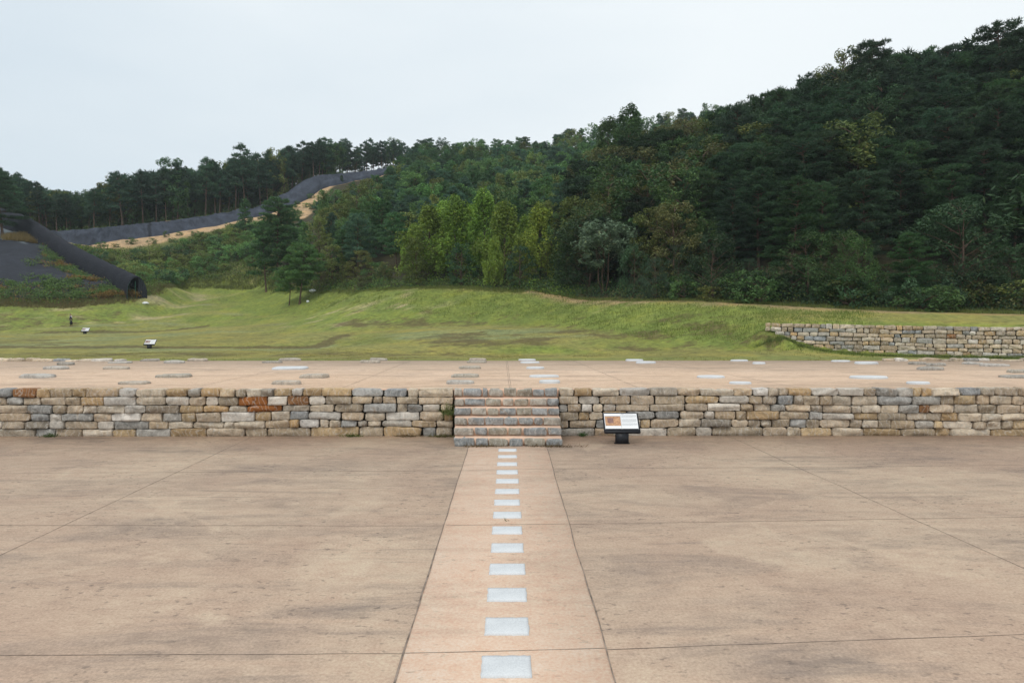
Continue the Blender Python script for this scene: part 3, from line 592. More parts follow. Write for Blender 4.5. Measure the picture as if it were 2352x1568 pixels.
# stepping slabs
SS = [(725, 840, 82, 104), (721, 843, 122, 145), (716, 845, 167, 195), (713, 849, 216, 248), (709, 855, 272, 306), (704, 858, 335, 373), (697, 862, 402, 446), (691, 871, 479, 528), (684, 876, 571, 629), (677, 885, 678, 745), (666, 897, 806, 886), (652, 906, 960, 1057), (635, 921, 1147, 1270), (611, 938, 1387, 1541)]
for k, (a, b, t, bt) in enumerate(SS):
    H_ = .028; f = lambda x, y: G(882 + .3625 * x, 999.6 + .3625 * y, H_)
    p0 = f(a + 2, t); p1 = f(b - 2, t); q0 = G(882 + .3625 * a, 999.6 + .3625 * bt, 0); q1 = G(882 + .3625 * b, 999.6 + .3625 * bt, 0)
    x0, x1, y0, y1 = q0[0], q1[0], q0[1], p0[1]; mb = MB(); r = np.random.default_rng(k)
    nx, ny = 15, 9; u, v = np.meshgrid(np.linspace(0, 1, nx), np.linspace(0, 1, ny)); px = x0 + (x1 - x0) * u; py = y0 + (y1 - y0) * v
    px = px + np.where((u == 0) | (u == 1), r.normal(0, .003, u.shape), 0); py = py + np.where((v == 0) | (v == 1), r.normal(0, .003, u.shape), 0)
    e = np.minimum(np.minimum(u, 1 - u) * (x1 - x0), np.minimum(v, 1 - v) * (y1 - y0)); pz = H_ - .008 * (e < .005)
    top = np.stack([px - (x0 + x1) / 2, py - (y0 + y1) / 2, pz], -1).reshape(-1, 3); idx = np.arange(nx * ny).reshape(ny, nx)
    ring = np.concatenate([idx[0, :-1], idx[:-1, -1], idx[-1, :0:-1], idx[:0:-1, 0]]); bk = top[ring].copy(); bk[:, 2] = -.02; m = len(ring); j = np.arange(m); o_ = nx * ny
    mb.add(np.vstack([top, bk]), [gridfaces(nx, ny), np.stack([ring[(j + 1) % m], ring[j], o_ + j, o_ + (j + 1) % m], -1)])
    nn = len(SS) - 1 - k
    lab = 'pale granite stepping slab, ' + ('nearest to the foot of the steps' if k == 0 else 'nearest to the camera at the bottom of the path' if nn == 0 else (ORD[k] + ' in the row counting from the steps'))
    tag(link('stepping_slab', mb.mesh('stepping_slab', M['granite']), None, ((x0 + x1) / 2, (y0 + y1) / 2, 0)), lab, 'paving slab', 'stepping slabs along the path')

# ------------------------------------------------------------------ information boards
def rounded(w0, w1, z0, z1, r, n=5):     # outline of a rounded rectangle in (x,z)
    pts = []
    for cx, cz, a0 in ((w1 - r, z0 + r, -90), (w1 - r, z1 - r, 0), (w0 + r, z1 - r, 90), (w0 + r, z0 + r, 180)):
        for a in np.linspace(a0, a0 + 90, n): pts.append((cx + r * math.cos(R_(a)), cz + r * math.sin(R_(a))))
    return np.array(pts)
def prism(mb, out, f0, f1, col=None, mat=0):
    n = len(out); a = np.array([f0(*p) for p in out]); b = np.array([f1(*p) for p in out]); j = np.arange(n); k = (j + 1) % n
    mb.add(np.vstack([a, b]), [np.array([j]), np.array([j[::-1] + n]), np.stack([k, j, j + n, k + n], -1)], col, mat)
def make_board(loc, label, colour_photo):
    root = link('information_board', None, None, loc); tag(root, label, 'sign', 'information boards of the site')
    ZL, ZH, DY, TW = .315, .765, .42, .475
    ang = math.atan2(ZH - ZL, DY); L = math.hypot(ZH - ZL, DY); d = np.array([0, math.cos(ang), math.sin(ang)]); nn_ = np.array([0, -math.sin(ang), math.cos(ang)])
    base = np.array([0, 0, ZL])
    mb = MB(); o = rounded(-TW, TW, -.02, L, .045)
    prism(mb, o, lambda x, s: base + np.array([x, 0, 0]) + d * s, lambda x, s: base + np.array([x, 0, 0]) + d * s - nn_ * .03)
    prism(mb, rounded(-TW, TW, ZL - .045, ZL + .03, .03), lambda x, z: (x, -.012, z), lambda x, z: (x, .03, z))
    link('board_frame', mb.mesh('board_frame', M['black']), root)
    mb = MB(); mb.box((-.165, -.010, -.03), (.165, .02, ZL - .04)); mb.box((-.165, .02, -.03), (-.145, .16, ZL + .05)); mb.box((.145, .02, -.03), (.165, .16, ZL + .05)); mb.box((-.20, .0, 0), (-.165, .16, .012)); mb.box((.165, .0, 0), (.20, .16, .012))
    link('post', mb.mesh('post', M['black']), root)
    def P3(x, s, h): return base + np.array([x, 0, 0]) + d * s + nn_ * h
    def quad(mb, x0, x1, s0, s1, h, mat=0): mb.add([P3(x0, s0, h), P3(x1, s0, h), P3(x1, s1, h), P3(x0, s1, h)], np.array([(0, 1, 2, 3)]), None, mat)
    mb = MB(); s0, s1 = .10, L - .035; quad(mb, -.435, -.004, s0, s1, .003); quad(mb, .0, .435, s0, s1, .003)
    r = np.random.default_rng(3)
    def line(s, x0, x1, h, mat=1):
        x = x0
        while x < x1:
            w = r.uniform(.012, .035); quad(mb, x, min(x + w, x1), s - h / 2, s + h / 2, .0045, mat); x += w + .006
    line(s1 - .022, .02, .09, .014, 2); line(s1 - .022, .11, .33, .008, 1)
    for a, n_ in ((.052, 7), (.175, 9), (.315, 6)):
        for k in range(n_):
            s_ = s1 - a - k * .0125
            if s_ > s0 + .01: line(s_, .02, .415 if k < n_ - 1 else .3, .0042)
    link('text_panel', mb.mesh('text_panel', [M['white'], M['ink'], M['inkdark']]), root)
    mb = MB(); ph = L - .16; quad(mb, -.42, -.01, s0 + .09, s1 - .085, .005); quad(mb, -.36, -.2, s0 + .17, s1 - .14, .007, 1); quad(mb, -.42, -.01, s1 - .1, s1 - .085, .008, 1)
    link('site_photo', mb.mesh('site_photo', [M['photo'] if colour_photo else M['photogrey'], M['photo2']]), root)
    for x, s in ((-.44, s0 - .015), (0, s0 - .015), (.44, s0 - .015), (-.44, s1 + .014), (0, s1 + .014), (.44, s1 + .014)):
        mb = MB(); v, q = tube([P3(x, s, .0), P3(x, s, .005)], .006, 8); mb.add(v, [q, np.array([list(range(8, 16))])]); link('screw', mb.mesh('screw', M['bolt']), root)
    return root
p = G(1429.5, 1019); make_board((p[0], p[1], 0), 'black information board on the beige plaza in front of the stone wall', True)
for vx, D, lab in ((343.5, 57.0, 'black information board on the lawn, nearer of the two, by the low terrace edge'), (197, 84.6, 'small distant black information board on the lawn beside the walking person')):
    x = (vx - 1168) / F * D; make_board((x, D, float(tz(x, D)) - .01), lab, False)
    print('board', vx, proj((x, D, float(tz(x, D)))))

# ------------------------------------------------------------------ foliage builders
def tris(c, dirs, length, width, r):
    """needle / leaf blades: base at c, pointing along dirs"""
    n = len(c); d = dirs / (np.linalg.norm(dirs, axis=1)[:, None] + 1e-9); s = np.cross(d, r.normal(0, 1, (n, 3))); s /= np.linalg.norm(s, axis=1)[:, None] + 1e-9
    w = (width / 2 * r.uniform(.7, 1.3, n))[:, None]; L = (length * r.uniform(.7, 1.3, n))[:, None]
    return np.stack([c - s * w, c + s * w, c + d * L], 1).reshape(-1, 3)
def leaves(c, nrmv, size, r, asp=.55):
    n = len(c); a = np.cross(nrmv, r.normal(0, 1, (n, 3))); a /= np.linalg.norm(a, axis=1)[:, None] + 1e-9; b = np.cross(nrmv, a); b /= np.linalg.norm(b, axis=1)[:, None] + 1e-9
    L = (size * r.uniform(.65, 1.35, n) / 2)[:, None]
    return np.stack([c - a * L, c - b * L * asp, c + a * L, c + b * L * asp], 1).reshape(-1, 3)
def pads_to_mesh(mb, pads, r, ntuft, nblade, bl, bw, tint=.25):
    """pads: (center, rx, rz, dir) -> pine tufts"""
    for (c, rx, rz) in pads:
        n = max(3, int(ntuft * r.uniform(.75, 1.25))); th = r.uniform(0, 2 * math.pi, n); rr = np.sqrt(r.uniform(0, 1, n)) * rx
        h = np.sqrt(np.clip(1 - (rr / rx) ** 2, 0, 1)) * rz; p = np.c_[np.cos(th) * rr, np.sin(th) * rr, h * r.uniform(-.35, 1, n)] + c
        p += r.normal(0, .04, p.shape)
        pp = np.repeat(p, nblade, 0); d = r.normal(0, .75, pp.shape) + (pp - c) / rx * .8; d[:, 2] += .55
        v = tris(pp, d, bl, bw, r); m = len(pp)
        k = (r.uniform(1 - tint, 1 + tint, n)); k = np.repeat(np.repeat(k, nblade), 3) * r.uniform(.9, 1.1)
        y = np.repeat(np.repeat(r.uniform(0, 1, n) < .06, nblade), 3)
        col = np.c_[k * (1 + .5 * y), k * (1 + .15 * y), k * np.where(y, .8, 1)]
        mb.add(v, np.arange(m * 3).reshape(-1, 3), col)
def pine(seed, H=10, base=.35, R=2.6, top='round', nbr=34, ntuft=26, nblade=4, bl=.34, bw=.085, lean=0, padr=.62):
    r = np.random.default_rng(seed); t = np.linspace(0, 1, 9); a1, a2 = r.uniform(0, 6.28, 2)
    amp = r.uniform(.1, .35) + lean; path = np.c_[np.sin(t * 3 + a1) * amp - math.sin(a1) * amp + lean * 2 * t, np.sin(t * 2.4 + a2) * amp - math.sin(a2) * amp, t * H * .95]
    tr_ = MB(); v, q = tube(path, np.interp(t, [0, .05, 1], [.19, .14, .025]) * H / 10, 7); tr_.add(v, q)
    pads = []
    for k in range(nbr):
        f = base + (1 - base) * ((k + .5) / nbr) ** .85; f = min(f + r.uniform(-.02, .02), .985)
        p0 = np.array([np.interp(f, t, path[:, i]) for i in range(3)]); g = (f - base) / (1 - base)
        if top == 'round': Rr = R * (math.sqrt(max(0, 1 - (g * 1.02 - .25) ** 2 / .62)) * .9 + .1) * r.uniform(.6, 1.12)
        else: Rr = R * (1 - g) ** .7 * r.uniform(.65, 1.1) + .25
        az = k * 2.399 + r.uniform(-.5, .5); up_ = r.uniform(.0, .35) + g * .5
        d = np.array([math.cos(az), math.sin(az), up_ * .6]); pe = p0 + d * Rr + [0, 0, -.1 * Rr]; pm = (p0 + pe) / 2 + [0, 0, .06 * Rr]
        v, q = tube([p0, pm, pe], np.array([.05, .03, .012]) * H / 10, 4); tr_.add(v, q)
        ns = 1 + (Rr > .8) + (Rr > 1.6) + (Rr > 2.3)
        for j in range(ns):
            s = 1 - j * .30 / max(1, Rr / 1.6); cc = p0 + (pe - p0) * s + r.normal(0, .15, 3) * [1, 1, .5]
            pads.append((cc, padr * r.uniform(.75, 1.25) * (.75 + .25 * (1 - g)), padr * .45 * r.uniform(.7, 1.3)))
    pads.append((path[-1] + [0, 0, .15], padr * .55, padr * .7))
    cr_ = MB(); pads_to_mesh(cr_, pads, r, ntuft, nblade, bl, bw)
    return tr_, cr_
def broadleaf(seed, H=8, base=.12, R=2.6, shape='round', ncl=75, nlf=70, size=.20, clr=.55, stems=1, droop=0):
    r = np.random.default_rng(seed); tr_ = MB(); cl = []
    for s in range(stems):
        a = s * 2.1 + r.uniform(0, 1); top = np.array([math.cos(a), math.sin(a), 0]) * (R * .45 if stems > 1 else .2) + [0, 0, H * .85]
        mid = top * [.35, .35, .5] + r.normal(0, .15, 3); t = np.array([[math.cos(a) * .08 * (stems > 1), math.sin(a) * .08 * (stems > 1), 0], mid * [1, 1, .5], mid, top * [.75, .75, .8], top])
        v, q = tube(t, np.array([.13, .10, .075, .04, .02]) * H / 8 / (1 + .4 * (stems > 1)), 6); tr_.add(v, q)
    for k in range(ncl):
        g = r.uniform(0, 1) ** (.9)
        if shape == 'round': rad = R * math.sqrt(max(0.05, 1 - (1.9 * g - .85) ** 2 / 1.25))
        elif shape == 'cone': rad = R * (1 - g) ** .6 * (.85 + .25 * math.sin(g * 11 + seed)) + .2
        elif shape == 'column': rad = R * min(1, (1.02 - g) * 3.2) ** .6 * (.75 + .25 * math.sin(g * 9 + seed))
        elif shape == 'umbrella': g = .12 + .88 * g ** .55; rad = R * math.sqrt(max(.04, 1 - ((g - .55) / .48) ** 2))
        th = r.uniform(0, 6.283); f = r.uniform(.35, 1.0) ** .45; wob = 1 + .22 * math.sin(3 * th + seed) + .12 * math.sin(5 * th + 2 * seed + g * 6)
        p = np.array([math.cos(th) * rad * f * wob, math.sin(th) * rad * f * wob, H * (base + (1 - base) * g)])
        cl.append((p, clr * r.uniform(.6, 1.35)))
        if k % 3 == 0:
            p0 = np.array([0, 0, max(.3, p[2] - rad * .6)]); v, q = tube([p0, (p0 + p) / 2 + [0, 0, .1], p], np.array([.04, .025, .01]), 4); tr_.add(v, q)
    cr_ = MB()
    for p, c in cl:
        n = int(nlf * (c / clr) ** 1.6 * r.uniform(.8, 1.2)) + 4; u = r.normal(0, 1, (n, 3)); u /= np.linalg.norm(u, axis=1)[:, None]
        if shape == 'cone': sc_ = np.array([.75, .75, 1.5])
        else: sc_ = np.array([1, 1, .7])
        q = p + u * c * sc_ * (r.uniform(.3, 1, n) ** .5)[:, None]; q[:, 2] -= droop * np.abs(r.normal(0, 1, n)) * .15
        nv = u * .5 + r.normal(0, .5, (n, 3)) + [0, 0, .75]; nv /= np.linalg.norm(nv, axis=1)[:, None]
        v = leaves(q, nv, size, r, .5 if droop == 0 else .3); kk = np.repeat(r.uniform(.75, 1.25, n), 4) * r.uniform(.85, 1.15); yy = np.repeat(r.uniform(0, 1, n) < .07, 4)
        cr_.add(v, np.arange(n * 4).reshape(-1, 4), np.c_[kk * (1 + .5 * yy), kk * (1 + .2 * yy), kk])
    return tr_, cr_
# ------------------------------------------------------------------ prototypes
PROT = {}
def reg(key, pair, Hh): PROT.setdefault(key, []).append((pair[0].mesh('trunk', M['bark'], True), pair[1].mesh('crown', M['leaf']), pair, Hh))
for s in range(4): reg('ridge', pine(10 + s, 11, [.36, .45, .4, .3][s], [2.0, 1.8, 2.2, 2.4][s], 'round' if s % 2 else 'cone', 26, 26, 3, .42, .13), 11)
for s in range(5): reg('pine', pine(30 + s, 10, [.22, .28, .16, .2, .3][s], [2.7, 2.4, 2.9, 2.6, 2.3][s], 'cone' if s in (1, 3) else 'round', 40, 30, 4, .34, .10), 10)
for s in range(3): reg('nearpine', pine(50 + s, 12, [.18, .24, .14][s], [3.1, 2.9, 3.2][s], 'round', 54, 40, 5, .27, .07, 0, .6), 12)
reg('lone', pine(61, 8.6, .40, 2.9, 'round', 38, 44, 5, .28, .06, .05, .62), 8.6)
reg('lone2', pine(62, 6.0, .40, 2.3, 'round', 26, 40, 5, .28, .06, -.1, .6), 6)
for s in range(3): reg('round', broadleaf(70 + s, 8, .06, 2.8, 'round', 90, 60, .24), 8)
for s in range(2): reg('column', broadleaf(80 + s, 10, .10, 2.0, 'column', 100, 55, .24), 10)
for s in range(3): reg('ginkgo', broadleaf(90 + s, 9, .08, [3.6, 3.2, 3.5][s], 'cone', 190, 58, .26, .6), 9)
reg('spire', broadleaf(93, 12, .08, 2.7, 'cone', 170, 60, .24, .5), 12)
reg('ailanthus', broadleaf(97, 7, .3, 2.8, 'umbrella', 70, 46, .42, .5, 4, 1.2), 7)
for s in range(2): reg('locust', broadleaf(100 + s, 7.5, .05, 3.0, 'round', 75, 60, .30, .62, 1, 1.5), 7.5)
for s in range(3): reg('bush', broadleaf(110 + s, 2.0, .02, 1.25, 'round', 34, 46, .17, .36), 2)
COL0 = {'darkpine': (.030, .062, .032), 'pine': (.036, .078, .030), 'ridge': (.030, .062, .038), 'olive': (.075, .095, .026), 'brown': (.082, .086, .032), 'green': (.050, .098, .030), 'deep': (.028, .060, .026), 'ginkgo': (.17, .27, .045), 'yellow': (.24, .31, .045), 'grey': (.12, .18, .12), 'blue': (.038, .078, .038), 'rust': (.17, .085, .035)}
COL = {k: tuple(x * (1.0 if k in ('ginkgo', 'yellow', 'grey') else 1.45) for x in v) for k, v in COL0.items()}
KIND = {'ridge': 'pine_tree', 'pine': 'pine_tree', 'nearpine': 'pine_tree', 'lone': 'pine_tree', 'lone2': 'pine_tree'}
rt = np.random.default_rng(99)
ALL = []     # placed plants: dict
def plant(key, x, y, h, colr, label=None, group=None, wid=1.0, rot=None, var=None, hero=False):
    P_ = PROT[key]; i = rt.integers(len(P_)) if var is None else var; Hh = P_[i][3]; s = h / Hh
    c = np.array(COL[colr]) * rt.uniform(.9, 1.25) * (1.35 if key in ('lone', 'lone2') or (x < 12 and y > 90) else .88 if x > 14 else 1.0) * (1 + rt.normal(0, .05, 3))
    ALL.append(dict(key=key, i=i, x=x, y=y, z=float(tz(x, y)) - .12, s=s, w=s * wid, rot=rt.uniform(0, 6.28) if rot is None else rot, col=np.clip(c, .005, .5), label=label, group=group, hero=hero, h=h, colr=colr))
def at_px(vx, D): return (vx - 1168) / F * D * 1.0 + 0.0
def hero(key, vx, D, vtop, colr, label, wid=1.0, group=None, var=None):
    x = W(vx, 700, D)[0]; z = float(tz(x, D)); h = W(vx, vtop, D)[2] - z
    plant(key, x, D, max(1.5, h), colr, label, group, wid, None, var, True)
hero('lone', 688, 99, 561, 'green', 'taller pine of the pair standing alone on the lawn, full dark crown', 1.05)
hero('lone2', 664, 100, 612, 'green', 'shorter leaning pine of the pair standing on the lawn, left of its taller neighbour', 1.1)
hero('nearpine', 638, 118, 450, 'pine', 'tall dark pine with layered boughs behind the pair of lawn pines', .95)
hero('nearpine', 660, 122, 468, 'pine', 'dark pine just right of the tallest one behind the lawn pair, in front of the sand', .9)
hero('pine', 612, 118, 505, 'pine', 'dark pine left of the tallest one behind the lawn pair', .8)
hero('pine', 569, 152, 455, 'pine', 'solitary slender pine among the shrubs directly below the netted strip', .8)
hero('pine', 787, 200, 402, 'darkpine', 'small dark pine standing in front of the black netted strip', .8); hero('pine', 815, 196, 417, 'pine', 'flat topped small pine on the sandy patch below the netted strip', .9)
hero('column', 745, 128, 438, 'green', 'dense round headed green tree beside the sandy patch', 1.1); hero('round', 772, 132, 436, 'green', 'bushy green tree right of the sandy patch', .8)
hero('round', 735, 112, 500, 'olive', 'olive green tree behind the lawn pines', .8); hero('column', 700, 114, 510, 'green', 'narrow green tree right of the tall pine behind the lawn', .9)
hero('column', 826, 150, 465, 'olive', 'yellowish olive tree in the middle of the hollow', 1.2); hero('column', 800, 112, 505, 'green', 'green tree with open crown above the olive bushes', 1.2); hero('round', 838, 116, 500, 'green', 'light green tree in the hollow between pines', .8)
hero('round', 765, 103, 562, 'olive', 'wide olive bushy tree on the lawn edge right of the two lawn pines', 1.0); hero('round', 830, 100, 575, 'olive', 'low spreading olive tree at the lawn edge, second right of the lawn pines', 1.2); hero('round', 885, 94, 600, 'brown', 'small brownish tree at the lawn edge before the bright green trees', 1.1)
hero('pine', 865, 115, 520, 'darkpine', 'dark pine above the brownish tree at the lawn edge', 1.0); hero('pine', 905, 110, 525, 'darkpine', 'dark pine left of the bright green conical trees', 1.0)
hero('ginkgo', 985, 90, 478, 'ginkgo', 'broad bright green conical tree, leftmost of the bright green row', 1.25, None, 0); hero('ginkgo', 1045, 88, 460, 'ginkgo', 'bright green conical tree, second of the bright green row', 1.1, None, 2)
hero('ginkgo', 1112, 88, 440, 'ginkgo', 'tallest bright green conical tree with pointed top', .95, None, 1); hero('ginkgo', 1160, 84, 470, 'ginkgo', 'bright green tree right of the tallest one in the row', 1.0, None, 2)
hero('ginkgo', 950, 95, 520, 'ginkgo', 'green tapering tree at the left end of the bright green row', 1.0, None, 1); hero('ginkgo', 1020, 96, 468, 'ginkgo', 'bright green tree peeping up behind the left trees of the bright row', 1.1, None, 0); hero('ginkgo', 1082, 94, 478, 'ginkgo', 'bright green tree just left of and behind the tallest one', 1.1, None, 2); hero('ginkgo', 1205, 90, 500, 'ginkgo', 'bright green tree behind and left of the yellow green tree', 1.1, None, 0)
hero('ginkgo', 1242, 80, 474, 'yellow', 'yellow green conical tree, rightmost of the bright row', 1.0, None, 1); hero('ginkgo', 1135, 80, 545, 'ginkgo', 'small bright green tree at the lawn edge before the bright row', .8, None, 1)
hero('round', 955, 86, 545, 'olive', 'olive tree at the left foot of the bright green row', .8); hero('round', 1060, 82, 558, 'deep', 'dark grey green rounded tree in front of the bright green row', 1.0); hero('round', 1195, 78, 565, 'deep', 'dark grey green tree at the lawn edge below the yellow green tree', 1.0)
hero('column', 1305, 84, 455, 'ginkgo', 'fresh green narrow tree between the yellow green and the pale tree', .8); hero('round', 1275, 80, 490, 'green', 'mid green tree beside the yellow green tree', .8); hero('round', 1300, 74, 580, 'deep', 'dark low tree left of the pale feathery tree', .8)
hero('ailanthus', 1388, 70, 506, 'grey', 'pale grey green feathery tree with several bare stems at the lawn edge', 1.05); hero('locust', 1455, 66, 560, 'blue', 'dark feathery leaved tree right of the pale feathery tree', .8)
hero('spire', 1445, 108, 243, 'green', 'tall pointed green tree towering over the forest edge', 1.05); hero('spire', 1398, 112, 272, 'green', 'tall green tree left of the highest pointed tree', 1.1)
hero('round', 1470, 92, 345, 'brown', 'brownish green chestnut like tree with drooping leaves below the pointed tree', 1.1); hero('round', 1425, 88, 410, 'olive', 'olive brown tree with hanging leaves above the pale feathery tree', 1.1); hero('round', 1545, 104, 318, 'brown', 'ochre tinted tree on the forest shoulder right of the pointed tree', 1.2)
hero('nearpine', 1520, 78, 430, 'darkpine', 'dark pine above the feathery bushes right of the pale tree', 1.0); hero('nearpine', 1590, 74, 420, 'pine', 'dark pine with layered boughs over the feathery bushes', 1.0)
hero('locust', 1560, 64, 560, 'blue', 'blue green feathery shrub tree at the forest foot, first right of centre', .9); hero('locust', 1625, 66, 500, 'green', 'green locust like tree at the forest foot', .95); hero('locust', 1505, 62, 590, 'blue', 'low feathery tree at the forest foot near the dirt trail', .8)
hero('locust', 1720, 60, 590, 'blue', 'feathery leaved low tree above the bend of the dirt trail', .9); hero('locust', 1830, 58, 600, 'blue', 'blue green low tree at the dark forest foot', .9); hero('locust', 1985, 60, 488, 'grey', 'greyish pale leaved tree standing out in the dark forest', .75); hero('locust', 1930, 55, 590, 'blue', 'low grey green tree above the far stone wall', .8)
hero('locust', 2080, 53, 600, 'deep', 'low dark tree above the middle of the far stone wall', .8); hero('locust', 2200, 54, 540, 'deep', 'dark green tree above the right part of the far wall', .9); hero('locust', 2320, 50, 560, 'blue', 'leafy tree low at the right picture edge', .9); hero('locust', 2280, 52, 630, 'green', 'low leafy shrub tree near the right picture edge', .7)
hero('nearpine', 1770, 66, 490, 'pine', 'spreading pine boughs above the forest foot right of the dirt trail', 1.1); hero('nearpine', 1890, 64, 420, 'darkpine', 'big dark pine with exposed trunk above the far wall', 1.1); hero('nearpine', 2110, 60, 430, 'pine', 'big pine with layered boughs over the far wall', 1.1); hero('nearpine', 2260, 60, 330, 'darkpine', 'tall dark pine near the right picture edge', 1.1)
hero('nearpine', 1700, 88, 240, 'darkpine', 'dark pine on the rising skyline, left end of the high forest', 1.0); hero('nearpine', 1790, 92, 205, 'pine', 'pine on the skyline with knobbly top', 1.0); hero('round', 1930, 92, 118, 'olive', 'leafy tree on the skyline beside the spiky pine top', .8); hero('nearpine', 1995, 88, 92, 'darkpine', 'spiky topped pine, left peak of the high forest skyline', .9)
hero('nearpine', 2160, 86, 100, 'darkpine', 'pine on the skyline right of the notch', .9); hero('nearpine', 2285, 80, 44, 'darkpine', 'highest pine on the skyline near the right edge', 1.0); hero('nearpine', 2350, 80, 60, 'darkpine', 'pine on the skyline cut by the right edge', .9); hero('nearpine', 2060, 92, 125, 'pine', 'pine on the skyline just left of the notch', 1.0)
hero('nearpine', 10, 128, 386, 'darkpine', 'big dark pine at the left picture edge behind the netted mound', 1.3); hero('ridge', 40, 140, 425, 'darkpine', 'dark pine second from the left picture edge', 1.2)
hero('ridge', 285, 158, 392, 'ridge', 'tall spiky pine rising above the left ridge row', 1.0); hero('round', 400, 170, 366, 'deep', 'rounded leafy tree on top of the left ridge', 1.0); hero('ridge', 475, 172, 360, 'ridge', 'spiky pine top standing above the left ridge', 1.0); hero('ridge', 565, 178, 330, 'ridge', 'high spiky pine left of the netted bend', 1.0)
for k, (vx, vt) in enumerate(((838, 322), (856, 318), (873, 326), (889, 322), (905, 320), (920, 324), (802, 318), (782, 325), (938, 335), (760, 328))): hero('ridge', vx, 226 if vx > 830 else 218, vt, 'ridge', ('slim skyline pine with sky showing between its neighbours, ' + ['second', 'third', 'fourth', 'fifth', 'sixth', 'seventh', 'rounded one left of the skyline gap', 'second left of the skyline gap', 'last one', 'third left of the skyline gap'][k]) + (' right of the skyline gap' if k < 6 else ' at the right end of the netting' if k == 8 else ''), .85)
hero('ridge', 822, 226, 340, 'ridge', 'slim skyline pine just beside the skyline gap over the netting', .7)
SANDP = [(640, 480), (673, 462), (705, 448), (725, 428), (770, 420), (790, 440), (735, 500), (673, 496), (640, 500)]
def far_enough(x, y, d):
    return True
def fill(vxr, Dfun, spacing, keyfun, hfun, zone, wid=(.85, 1.2), avoid=None, seed=0):
    r = np.random.default_rng(seed); D = None
    D0 = min(Dfun(v)[0] for v in np.linspace(*vxr, 40)); D1 = max(Dfun(v)[1] for v in np.linspace(*vxr, 40)); d = D0
    while d < D1:
        x = (vxr[0] - 1168) / F * d
        while x < (vxr[1] - 1168) / F * d:
            xx = x + r.uniform(-.42, .42) * spacing; dd = d + r.uniform(-.42, .42) * spacing; x += spacing
            z = float(tz(xx, dd)); vx, vy = proj((xx, dd, z)); vx = float(vx[0]); vy = float(vy[0]); a, b = Dfun(vx)
            if not (a <= dd <= b): continue
            k, c = keyfun(vx, dd, r); h = hfun(vx, dd, r)
            _, vt = proj((xx, dd, z + h)); vt = float(vt[0])
            if avoid and avoid(vx, vy, vt, dd): continue
            if any(abs(q['x'] - xx) < (3.2 if q['key'] in ('ginkgo', 'ailanthus') else 1.6) and -1.6 < q['y'] - dd < (7 if q['key'] in ('ginkgo', 'ailanthus', 'lone', 'lone2') else 1.6) for q in ALL if q['hero']): continue
            if vx < -160 or vx > 2520: continue
            ALL.append(dict(key=k, i=int(r.integers(len(PROT[k]))), x=xx, y=dd, z=z - .12, s=h / PROT[k][0][3], w=h / PROT[k][0][3] * r.uniform(*wid), rot=r.uniform(0, 6.28), col=np.clip(np.array(COL[c]) * r.uniform(.65, 1.4) * (1 + r.normal(0, .04, 3)) * {'middle': 1.45, 'shrub': 1.7, 'left': 1.15, 'sandy': 1.6, 'right': .88, 'edge': .95}.get(zone, 1.0), .005, .5), label=None, group=None, hero=False, h=h, zone=zone, vx=vx, vt=vt, colr=c))
        d += spacing * .9
# right forest
ci = lambda vx: float(np.interp(vx, crest_x, crest_D))
def kR(vx, d, r):
    f = d - ci(vx)
    if f < 9 and r.random() < .5: return 'locust', r.choice(['blue', 'deep', 'green'])
    u = r.random()
    if vx < 1640 and u < .35: return 'round', r.choice(['olive', 'brown', 'green'])
    return ('nearpine' if d < 82 else 'pine') if u < .88 else 'round', r.choice(['darkpine', 'darkpine', 'pine', 'deep']) if u < .88 else r.choice(['green', 'olive', 'deep'])
def hR(vx, d, r):
    f = d - ci(vx); return (r.uniform(4, 6) if f < 5 else r.uniform(7, 9.5) if f < 14 else r.uniform(9.5, 12))
fill((1330, 2560), lambda v: (ci(v) + 3.2, float(np.interp(v, [1330, 1480, 1680, 1900, 2600], [100, 140, 116, 101, 95]))), 3.5, kR, hR, 'right', seed=1)
# middle hill
def dM(v):
    lo = float(np.interp(v, [600, 690, 740, 800, 940, 1000, 1176, 1340, 1400], [150, 125, 108, 103, 95, 98, 96, 90, 84]))
    hi = float(np.interp(v, [600, 700, 730, 773, 833, 863, 930, 1176, 1350, 1800], [152, 166, 176, 192, 203, 211, 233, 240, 244, 244]))
    return lo, hi
def kM(vx, d, r):
    u = r.random()
    if u < .58: return 'pine', r.choice(['ridge', 'pine', 'pine'])
    return ('round' if u < .9 else 'column'), r.choice(['green', 'green', 'green', 'olive', 'deep', 'olive'])
def avM(vx, vy, vt, d):
    if inpoly(np.array(vx), np.array(vy), SANDP): return True
    if vx < 735 and vt < 500: return True
    if vx < 800 and d > 150 and vt < np.interp(vx, [735, 760, 800], [470, 440, 425]): return True
    if vx < 940 and vt < np.interp(vx, [800, 833, 863, 900, 940], [415, 410, 402, 372, 330]): return True
    return False
fill((640, 1760), dM, 4.7, kM, lambda v, d, r: r.uniform(6.5, 9.5) if v > 820 else r.uniform(5, 7.5), 'middle', avoid=avM, seed=2)
